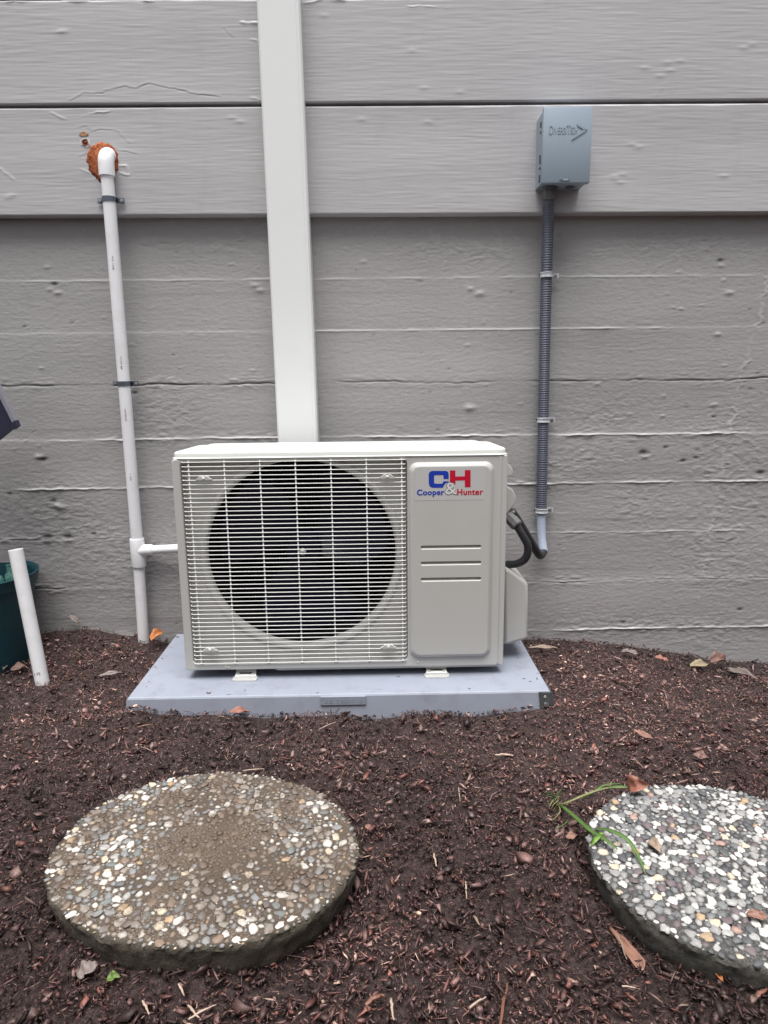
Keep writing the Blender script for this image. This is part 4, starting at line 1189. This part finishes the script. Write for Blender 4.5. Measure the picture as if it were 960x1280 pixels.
def stub():
    # leaning white pipe: foot (53,858), head (20,686)
    foot = at_z(53, 853, .0); 
    head = at_y(19.5, 687, foot.y+.02)
    root = tag(empty('pipe_stub', foot), 'loose white plastic pipe stub sticking up out of the mulch, leaning left', 'pipe')
    d = head-foot; n = d.normalized(); r_ = .0178*1.0
    pts = [-n*.05, Vector((0, 0, 0)), d*.25, d*.5, d*.75, d]
    bm = bmesh.new(); tube(bm, pts, r_, 28, caps=False)
    tube(bm, [d, d-n*.0001, d-n*.12], [r_*1.0, r_*.86, r_*.86], 28, caps=False)
    bm_obj('pipe_wall', bm, M['pvc'], root, 40)
    tube_obj('pipe_mouth', [d-n*.020, d-n*.021], r_*.86, M['sole'], root, 24)
    me = text_mesh('1 FT', -.007, .009, -.004, .004, 0, .0003, bold=.0)
    q = n.to_track_quat('Z', 'X')
    ex = Vector((1, 0, 0)); side = (ex-n*ex.dot(n)).normalized(); fr_ = n.cross(side) if n.cross(side).y < 0 else -n.cross(side)
    Mx = Matrix((side, -fr_, n)).transposed().to_4x4()
    me.transform(Matrix.Translation(n*.030+fr_*(r_+.0003)) @ Mx)
    link('printing', me, M['ink'], root)
stub()
def bin_():
    # only the corner of the propped lid reaches into the frame: tip (21,532)
    Yb = 1.78
    a = at_y(-14, 463, Yb); tip = at_y(20.5, 532, Yb); c = at_y(-45, 585, Yb)
    root = tag(empty('storage_bin', (at_y(-110, 700, Yb).x-.12, Yb+.02, 0)), 'dark plastic bin at the far left, only its pale edged lid corner showing', 'bin')
    o = root.location
    X = (a-tip).normalized(); Zd = (c-tip).normalized()
    # lid: a slab in the plane spanned by the two edges
    def q(u, w, y): p = tip+X*u+Zd*w-o; return (p.x, p.y+y, p.z)
    bm = bmesh.new()
    loft(bm, [[q(.002, .002, -.0), q(.30, .002, 0), q(.30, .26, 0), q(.002, .26, 0)], [q(.002, .002, .02), q(.30, .002, .02), q(.30, .26, .02), q(.002, .26, .02)]], True, True)
    lid = bm_obj('bin_lid', bm, M['bin'], root)
    bm = bmesh.new()
    loft(bm, [[q(.012, -.004, -.004), q(.30, -.004, -.004), q(.30, .005, -.004), q(.012, .005, -.004)], [q(.012, -.004, .016), q(.30, -.004, .016), q(.30, .005, .016), q(.012, .005, .016)]], True, True)
    bm_obj('lid_edge', bm, M['bin_edge'], lid)
    bm = bmesh.new()
    loft(bm, [[q(-.003, -.003, -.004), q(.012, -.004, -.004), q(.012, .012, -.004), q(-.003, .012, -.004)], [q(-.003, -.003, .016), q(.012, -.004, .016), q(.012, .012, .016), q(-.003, .012, .016)]], True, True)
    bm_obj('lid_corner', bm, M['bin'], lid)
    bm = bmesh.new()
    zt = .56
    loft(bm, [[(-.17, -.20, 0), (.02, -.20, 0), (.02, .14, 0), (-.17, .14, 0)], [(-.34, -.24, zt), (.03, -.24, zt), (.03, .17, zt), (-.34, .17, zt)]], True, True)
    bm_obj('bin_body', bm, M['bin'], root, 30)
bin_()

# ------------------------------------------------------------------ unseen fence added behind the camera to shade the lower wall
def fence():
    root = tag(empty('shading_fence', (0, -1.25, 0)), 'unseen weathered board fence added behind the camera to shade the house wall', 'fence')
    m = simple('weathered_wood', (.20, .165, .13), .8, var=.25, vscale=6)
    bm = bmesh.new(); box(bm, -.069, .069, -.009, .009, -.05, 1.8, .003, 1)
    bmesh.ops.recalc_face_normals(bm, faces=bm.faces); me = bpy.data.meshes.new('board'); bm.to_mesh(me); bm.free(); me.materials.append(m)
    for k in range(72):
        o = bpy.data.objects.new('board', me); COL.objects.link(o); o.parent = root; o.location = (-5.2+k*.145, 0, 0)
    for z in (.35, 1.5): box_obj('rail', (-5.3, 5.2, -.05, -.010, z-.04, z+.04), m, root, smooth=False)
    for k in range(6): box_obj('post', (-5.2+k*2-.045, -5.2+k*2+.045, -.141, -.051, -.05, 1.75), m, root, smooth=False)
fence()

# ------------------------------------------------------------------ mulch
def mulch(n, seed):
    g_ = np.random.default_rng(seed)
    # more, finer chips where the picture sees them
    x = g_.uniform(-1.5, 1.5, n*2); y = .50+(1.996-.50)*g_.beta(1.0, 1.12, n*2)
    keep = np.ones(len(x), bool)
    for S in (STL, STR): keep &= np.hypot(x-S[0], y-S[1]) > S[2]*.87
    x0, x1, y0, y1 = PAD
    on_pad = (x > x0-.006) & (x < x1+.004) & (y > y0-.008)
    spill = on_pad & (g_.random(len(x)) < .012) & ((y < y0+.03) | (x < x0+.05) | (x > x1-.04)) & (x > x0+.004) & (x < x1-.006) & (y > y0+.004)
    keep &= ~on_pad | spill
    x, y, spill = x[keep][:n], y[keep][:n], spill[keep][:n]; n = len(x)
    near = np.clip((1.8-y)/1.15, .25, 1)
    ln = np.exp(g_.normal(math.log(.0074), .52, n))*(.72+.38*near)
    ln = np.clip(ln, .003, .034)
    asp = g_.uniform(.24, .75, n); fib = g_.random(n) < .42; asp[fib] = g_.uniform(.07, .17, fib.sum()); ln[fib] *= 1.55
    big = g_.random(n) < .012; ln[big] = g_.uniform(.016, .034, big.sum()); asp[big] = g_.uniform(.25, .5, big.sum())
    wd = ln*asp; th = wd*g_.uniform(.05, .20, n)
    ang = np.arange(6)*math.pi/3
    ca, sa = np.cos(ang), np.sin(ang)
    jr = g_.uniform(.35, 1.25, (n, 6))
    jr[:, 0] *= g_.uniform(.9, 1.25, n); jr[:, 3] *= g_.uniform(.9, 1.2, n)
    P = np.zeros((n, 8, 3))
    P[:, :6, 0] = ca*jr*ln[:, None]/2; P[:, :6, 1] = sa*jr*wd[:, None]/2
    P[:, :6, 2] = g_.normal(0, 1, (n, 6))*wd[:, None]*.09
    P[:, 6, 0] = g_.uniform(-.25, .25, n)*ln; P[:, 6, 1] = g_.uniform(-.2, .2, n)*wd; P[:, 6, 2] = th
    P[:, 7, 2] = -th
    yaw = g_.uniform(0, 2*math.pi, n); tl = g_.normal(0, .42, n); rl = g_.normal(0, .50, n); tl[spill] = 0; rl[spill] = 0
    def rot(P, a, i, j):
        c, s = np.cos(a)[:, None], np.sin(a)[:, None]
        A, B = P[:, :, i].copy(), P[:, :, j].copy(); P[:, :, i] = A*c-B*s; P[:, :, j] = A*s+B*c
    rot(P, rl, 1, 2); rot(P, tl, 0, 2); rot(P, yaw, 0, 1)
    z = gz(x, y)+g_.uniform(-.0005, .0075, n)+ln*.08
    z[spill] = PAD_Z+.0012
    P += np.stack([x, y, z], -1)[:, None, :]
    base = np.arange(n)[:, None, None]*8
    t = np.array([[k, (k+1) % 6, 6] for k in range(6)]+[[(k+1) % 6, k, 7] for k in range(6)])
    F = (base+t[None]).reshape(-1, 3)
    me = np_mesh('mulch', P.reshape(-1, 3), 3, F)
    pal = np.array([(.022, .012, .012), (.040, .022, .021), (.064, .036, .034), (.110, .066, .062), (.085, .038, .034), (.19, .13, .12), (.15, .068, .055), (.40, .30, .25), (.02, .014, .014)])
    pr = np.array([.16, .20, .20, .16, .09, .08, .045, .014, .06]); pr /= pr.sum()
    ci = g_.choice(len(pal), n, p=pr)
    # drier, paler chips towards the wall, damp and dark in the hollow in the middle
    dry = (.64+.55*sstep(.85, 1.6, y))*(1-.22*blob(x, y, .2, .88, .22, .25))
    dry = dry*(1+.30*(gz(x*.9+.3, y*.9-.2))/.006)
    col = pal[ci]*g_.uniform(.7, 1.35, n)[:, None]*np.clip(dry, .35, 1.9)[:, None]*np.array([1.52, 1.36, 1.30])
    pale = g_.random(n) < .16*sstep(.95, 1.4, y)
    col[pale] = np.array((.25, .17, .155))*g_.uniform(.6, 1.3, pale.sum())[:, None]
    C = np.ones((n, 8, 4), np.float32); C[:, :, :3] = col[:, None, :]
    a = me.color_attributes.new('tint', 'FLOAT_COLOR', 'POINT'); a.data.foreach_set('color', C.ravel())
    return me
m, nt, b = new_mat('bark_chips')
at = N(nt, "ShaderNodeAttribute", attribute_name='tint')
v = coords(nt)
c = N(nt, "ShaderNodeMix", data_type='RGBA', blend_type='MULTIPLY'); c.inputs[0].default_value = 1
ia = [q for q in c.inputs if q.type == 'RGBA']
nt.links.new(at.outputs['Color'], ia[0]); nt.links.new(ramp(nt, noise(nt, v, 500, 4, .7), [(.3, (.55, .55, .55)), (.7, (1.3, 1.3, 1.3))]), ia[1])
nt.links.new([q for q in c.outputs if q.type == 'RGBA'][0], b.inputs['Base Color'])
b.inputs['Roughness'].default_value = .52; b.inputs['Specular IOR Level'].default_value = .5
bump(nt, b, noise(nt, v, 900, 4, .7), .5, .001)
M['bark'] = m
mu = link('bark_mulch', mulch(145000, 5), M['bark'])
tag(mu, 'dark brown shredded bark mulch covering the ground', 'mulch', kind='stuff')

# ------------------------------------------------------------------ leaves, splinters and a weed
def leaf_mat(name, col, var=.3):
    return simple(name, col, .55, var=var, vscale=70, bstr=.5, bscale=250, bdist=.001)
M['leaf_red'] = leaf_mat('leaf_red', (.25, .10, .07)); M['leaf_brown'] = leaf_mat('leaf_brown', (.21, .105, .075)); M['leaf_tan'] = leaf_mat('leaf_tan', (.26, .19, .145))
M['leaf_dark'] = leaf_mat('leaf_dark', (.15, .08, .065)); M['leaf_orange'] = leaf_mat('leaf_orange', (.38, .13, .035)); M['leaf_green'] = leaf_mat('leaf_green', (.09, .14, .025))
M['leaf_grey'] = leaf_mat('leaf_grey', (.17, .135, .125)); M['splint'] = leaf_mat('splinter', (.40, .30, .235)); M['splint_red'] = leaf_mat('splinter_red', (.17, .070, .045))
M['leaf_yellow'] = leaf_mat('leaf_yellow', (.27, .22, .14))
def leaf(name, p, q, w, m, label, cat, curl=.25, lift=.006, arch=.006, blunt=False, roll=0.35):
    """a thin curved leaf from stem p to tip q (world points), width w"""
    p, q = Vector(p), Vector(q); d = q-p; L = d.length; X = d.normalized()
    Yv = Vector((0, 0, 1)).cross(X).normalized(); Zv = X.cross(Yv)
    Yv, Zv = (Yv*math.cos(roll)+Zv*math.sin(roll)), (Zv*math.cos(roll)-Yv*math.sin(roll))
    g_ = random.Random(label); bm = bmesh.new(); top = []; bot = []; ph, fq = g_.uniform(0, 6), g_.uniform(6, 11)
    n = 12
    for i in range(n+1):
        t = i/n
        wt = (math.sin(math.pi*min(1, t**.8)))**.75 if not blunt else min(1, t*1.2+.15)*(1-max(0, t-.85)**2*30)
        hw = w/2*max(.03, wt)*(1+g_.uniform(-.16, .10)); row = []; row2 = []
        for j in range(5):
            s = (j-2)/2
            c = Vector((0, 0, 0))+X*(L*t)+Yv*(hw*s)+Zv*(curl*hw*s*s+.45*arch*math.sin(math.pi*t)+lift+g_.uniform(-.0009, .0009)-.0014*(j == 2)+.14*w*math.sin(fq*t+ph+s)*s*s+.07*w*math.sin(1.7*fq*t+2*s))
            row.append(bm.verts.new(c)); row2.append(bm.verts.new(c-Zv*.0006))
        top.append(row); bot.append(row2)
    for i in range(n):
        for j in range(4):
            bm.faces.new((top[i][j], top[i][j+1], top[i+1][j+1], top[i+1][j])); bm.faces.new((bot[i][j], bot[i+1][j], bot[i+1][j+1], bot[i][j+1]))
        for a_, b_ in ((0, 0), (4, 4)):
            bm.faces.new((top[i][a_], top[i+1][a_], bot[i+1][a_], bot[i][a_]))
    bm.faces.new(top[0]+bot[0][::-1]); bm.faces.new(top[n]+bot[n][::-1])
    o = bm_obj(name, bm, m, None, True); o.location = p
    return tag(o, label, cat)
def G(px, py, dz=.004):
    p = at_z(px, py, 0)
    for _ in range(3): p = at_z(px, py, float(gz(p.x, min(p.y, 1.99)))+dz)
    if p.y > 1.985: p = at_y(px, py, 1.98)
    return p
# leaves (photo positions of stem and tip, width in metres)
leaf('dry_leaf', at_z(786, 985, .050), at_z(812, 981, .070)+Vector((0, 0, .0)), .030, M['leaf_red'], 'upturned orange red leaf at the back rim of the clean pebble stone', 'leaf', .9, .002, .012, roll=.9)
leaf('dry_leaf', G(763, 1161), G(806, 1214), .017, M['leaf_brown'], 'long brown spoon shaped leaf lying in front of the clean pebble stone', 'leaf', .35, .004, .004, blunt=True)
leaf('dry_leaf', G(286, 891, .012), G(312, 890, .012), .018, M['leaf_red'], 'small red leaf lying against the front edge of the pad', 'leaf', .5, .003, .005)
leaf('dry_leaf', G(188, 802, .014), G(203, 790, .016), .030, M['leaf_orange'], 'orange leaf curled at the foot of the drain pipe', 'leaf', .8, .003, .012)
leaf('dry_leaf', G(818, 822, .014), G(836, 828, .010), .016, M['leaf_red'], 'small pinkish red leaf by the wall right of the pad', 'leaf', .5, .004, .004)
leaf('dry_leaf', G(862, 834, .008), G(886, 832, .010), .026, M['leaf_yellow'], 'pale yellow crumpled leaf by the wall at the right', 'leaf', .7, .003, .007)
leaf('dry_leaf', G(886, 828, .016), G(906, 826, .020), .038, M['leaf_dark'], 'dark curled leaf leaning against the wall beside the yellow leaf', 'leaf', .9, .004, .016, roll=.5)
leaf('dry_leaf', G(908, 838, .006), G(948, 850, .006), .026, M['leaf_grey'], 'greyish brown folded leaf near the right edge below the wall', 'leaf', .6, .003, .010)
leaf('dry_leaf', G(776, 815, .008), G(800, 820, .008), .017, M['leaf_grey'], 'grey shrivelled leaf lying by the wall left of the pinkish leaf', 'leaf', .7, .003, .008)
leaf('dry_leaf', G(660, 811, .016), G(700, 812, .010), .012, M['leaf_tan'], 'long pale tan leaf between the wall and the right corner of the pad', 'leaf', .7, .003, .010)
leaf('dry_leaf', G(13, 838, .010), G(36, 832, .010), .024, M['leaf_dark'], 'broad dull brown leaf just left of the leaning pipe stub', 'leaf', .3, .003, .005)
leaf('dry_leaf', G(3, 838, .012), G(14, 822, .016), .018, M['leaf_grey'], 'torn grey leaf at the left edge beside the leaning pipe stub', 'leaf', .5, .003, .006)
leaf('dry_leaf', G(122, 846, .008), G(155, 842, .008), .012, M['leaf_grey'], 'narrow grey leaf lying left of the back corner of the pad', 'leaf', .6, .003, .006)
leaf('dry_leaf', G(84, 770, .03), G(100, 783, .02), .016, M['leaf_grey'], 'thin curled grey leaf against the wall behind the mulch at the left', 'leaf', .8, .002, .012)
leaf('dry_leaf', G(134, 1224, .006), G(151, 1222, .006), .013, M['leaf_green'], 'small green leaf under the front rim of the dirt stained stone', 'leaf', .5, .003, .003)
leaf('dry_leaf', G(97, 1219, .006), G(124, 1206, .012), .022, M['leaf_grey'], 'dark grey leaf tucked below the front left of the dirt stained stone', 'leaf', .2, .003, .003)
leaf('dry_leaf', G(707, 1048, .005), G(722, 1044, .006), .012, M['leaf_brown'], 'small rust brown leaf below the weed beside the clean stone', 'leaf', .3, .002, .003)
leaf('dry_leaf', G(456, 1034, .005), G(465, 1036, .005), .010, M['leaf_brown'], 'tiny tan leaf right of the dirt stained stone', 'leaf', .3, .002, .003)
leaf('dry_leaf', G(895, 1215, .005), G(905, 1229, .007), .008, M['leaf_orange'], 'small orange leaf below the front of the clean stone', 'leaf', .4, .003, .003)
leaf('dry_leaf', G(791, 914, .006), G(817, 926, .006), .014, M['leaf_brown'], 'brown leaf on the open mulch right of the pad bracket', 'leaf', .5, .003, .004)
leaf('dry_leaf', G(866, 944, .006), G(886, 950, .006), .018, M['leaf_dark'], 'dull brown leaf on the mulch behind the clean stone', 'leaf', .5, .003, .004)
leaf('dry_leaf', at_z(812, 1050, .053), at_z(828, 1066, .056), .017, M['leaf_tan'], 'small tan leaf scrap lying on the clean pebble stone', 'leaf', .4, .002, .002)
leaf('dry_leaf', at_z(933, 1143, .053), at_z(962, 1149, .056), .014, M['leaf_brown'], 'reddish brown leaf scrap on the clean stone at the right edge', 'leaf', .4, .002, .003)
# splinters
def splinter(p, q, w, m, label):
    p, q = Vector(p), Vector(q); d = q-p; g_ = random.Random(label); w *= .72
    bm = bmesh.new(); n = 6; pts = []; rr = []
    for i in range(n+1):
        t = i/n; pts.append(d*t+Vector((g_.uniform(-1, 1)*w*.25, g_.uniform(-1, 1)*w*.25, w*.5+math.sin(math.pi*t)*w*.4)))
        rr.append(w/2*(.55+.45*math.sin(math.pi*min(1, t+.15)))*g_.uniform(.85, 1.1))
    tube(bm, pts, rr, 6)
    o = bm_obj('wood_splinter', bm, m, None); o.location = p
    return tag(o, label, 'splinter')
SP = [((470, 1262), (498, 1250), .004, 'splint', 'crossed pale splinter'), ((545, 1150), (536, 1130), 0, 0, 0)]
for a, b_, w, mm, lab in (
        ((235, 1276), (272, 1256), .0042, 'splint', 'pale splinter crossing another, in front of the dirt stained stone'),
        ((236, 1258), (250, 1277), .0046, 'splint', 'short pale splinter under the crossed one at the bottom edge'),
        ((223, 1232), (231, 1246), .0046, 'splint', 'stubby pale splinter standing clear in front of the dirt stained stone'),
        ((178, 1252), (186, 1270), .0050, 'splint', 'pale broken splinter at the bottom edge left of the crossed pair'),
        ((586, 1261), (607, 1248), .0045, 'splint', 'bright straight splinter near the bottom edge below the middle'),
        ((582, 1103), (583, 1124), .0040, 'splint', 'upright bright splinter on dark mulch between the two stones'),
        ((542, 1068), (545, 1084), .0050, 'splint', 'thick pale splinter on the mulch high between the stones'),
        ((573, 985), (575, 1002), .0030, 'splint', 'thin pale splinter on bare mulch in front of the pad'),
        ((620, 945), (642, 946), .0070, 'splint', 'flat pale splinter on the mulch in front of the pad bracket'),
        ((457, 1258), (481, 1246), .0085, 'splint_red', 'thick reddish bark splinter near the bottom edge right of the left stone'),
        ((945, 1250), (958, 1240), .0085, 'splint_red', 'reddish bark splinter in the bottom right corner'),
        ((489, 1250), (492, 1276), .0050, 'splint', 'tall tan splinter beside the thick reddish one'),
        ((770, 1165), (783, 1200), .0045, 'leaf_tan', 'tan splinter lying alongside the long brown leaf'),
        ((304, 964), (330, 962), .0035, 'splint', 'thin pale splinter on the back rim of the dirt stained stone'),
        ((625, 1283), (634, 1232), .0060, 'splint_red', 'long brown splinter pointing away at the bottom edge'),
        ((778, 1234), (800, 1237), .0035, 'splint', 'thin tan splinter near a dark red chip at the bottom right'),
        ((592, 1147), (600, 1158), .0055, 'leaf_tan', 'pinkish stub of wood left of the long brown leaf'),
        ((172, 910), (191, 906), .0040, 'leaf_brown', 'brown splinter on the mulch before the left corner of the pad'),
        ((176, 934), (191, 940), .0030, 'leaf_tan', 'thin tan splinter behind the dirt stained stone'),
        ((399, 912), (420, 903), .0032, 'splint', 'thin pale splinter in front of the plate of the pad'),
        ((94, 815), (107, 824), .0036, 'splint', 'pale splinter behind the leaning pipe stub')):
    splinter(G(*a, dz=.006) if not 'back rim' in lab else at_z(*a, .050), G(*b_, dz=.007) if not 'back rim' in lab else at_z(*b_, .052), w, M[mm], lab)

# small weed by the right stone
def weed():
    b0 = G(697, 1003, .002)
    root = tag(empty('grass_weed', b0), 'small green grass weed growing at the left rim of the clean stone', 'weed', None)
    M['grass'] = simple('grass_blade', (.075, .145, .032), .55, var=.35, vscale=60)
    M['grass_dry'] = simple('grass_dry', (.20, .21, .085), .5, var=.3, vscale=60)
    def blade(pts, w, m, droop=0, roll=.3):
        P = spline([Vector(p)-b0 for p in pts], 6); bm = bmesh.new(); rows = []
        n = len(P)
        for i, c in enumerate(P):
            t = i/(n-1); d = (P[min(i+1, n-1)]-P[max(i-1, 0)]).normalized()
            s = Vector((0, 0, 1)).cross(d).normalized(); u = d.cross(s)
            s = s*math.cos(roll)+u*math.sin(roll)
            hw = w/2*max(.08, math.sin(math.pi*(.12+.86*t))**.6)
            rows.append([bm.verts.new(c-s*hw+u*.0006), bm.verts.new(c-u*.0006), bm.verts.new(c+s*hw+u*.0006), bm.verts.new(c-u*.0012)])
        for a, b_ in zip(rows, rows[1:]):
            for j in range(4): bm.faces.new((a[j], a[(j+1) % 4], b_[(j+1) % 4], b_[j]))
        bm_obj('grass_blade', bm, m, root, True)
    blade([b0, at_z(715, 1018, .025), at_z(738, 1038, .052), at_z(757, 1050, .060), at_z(772, 1062, .056)], .0082, M['grass'])
    blade([at_z(745, 1036, .050), at_z(762, 1038, .066), at_z(782, 1048, .068), at_z(795, 1065, .060), at_z(807, 1092, .053)], .0070, M['grass'])
    blade([at_z(752, 1040, .055), at_z(745, 1048, .058), at_z(739, 1057, .050)], .013, simple('grass_light', (.15, .26, .05), .45, var=.2))
    blade([b0, at_z(706, 1004, .014), at_z(735, 992, .030), at_z(760, 985, .040), at_z(788, 985, .048)], .0034, M['grass_dry'])
    blade([at_z(728, 998, .01), at_z(742, 990, .03), at_z(757, 981, .038), at_z(775, 980, .045)], .0040, M['grass'])
    blade([at_z(760, 985, .05), at_z(775, 983, .052), at_z(790, 985, .052)], .0040, M['grass'])
    blade([b0, at_z(692, 1000, .016), at_z(686, 1009, .022)], .0030, M['grass_dry'])
    blade([b0, at_z(700, 996, .02), at_z(702, 991, .034)], .0024, M['grass_dry'])
    blade([b0, at_z(690, 997, .01), at_z(683, 995, .008)], .0022, M['grass'])
    blade([b0, at_z(700, 1015, .006), at_z(690, 1026, .010)], .0022, M['grass_dry'])
    blade([at_z(712, 1022, .006), at_z(706, 1030, .010), at_z(694, 1036, .006)], .0022, M['grass'])
    g_ = random.Random(4)
    for k in range(9):
        x, y = 690+g_.uniform(-6, 14), 1003+g_.uniform(-8, 12)
        a = G(x, y, .002); blade([a, a+Vector((g_.uniform(-.008, .008), 0, .010)), a+Vector((g_.uniform(-.02, .02), g_.uniform(-.01, .01), .018))], .0016, M['grass_dry'] if k % 2 else M['grass'])
weed()
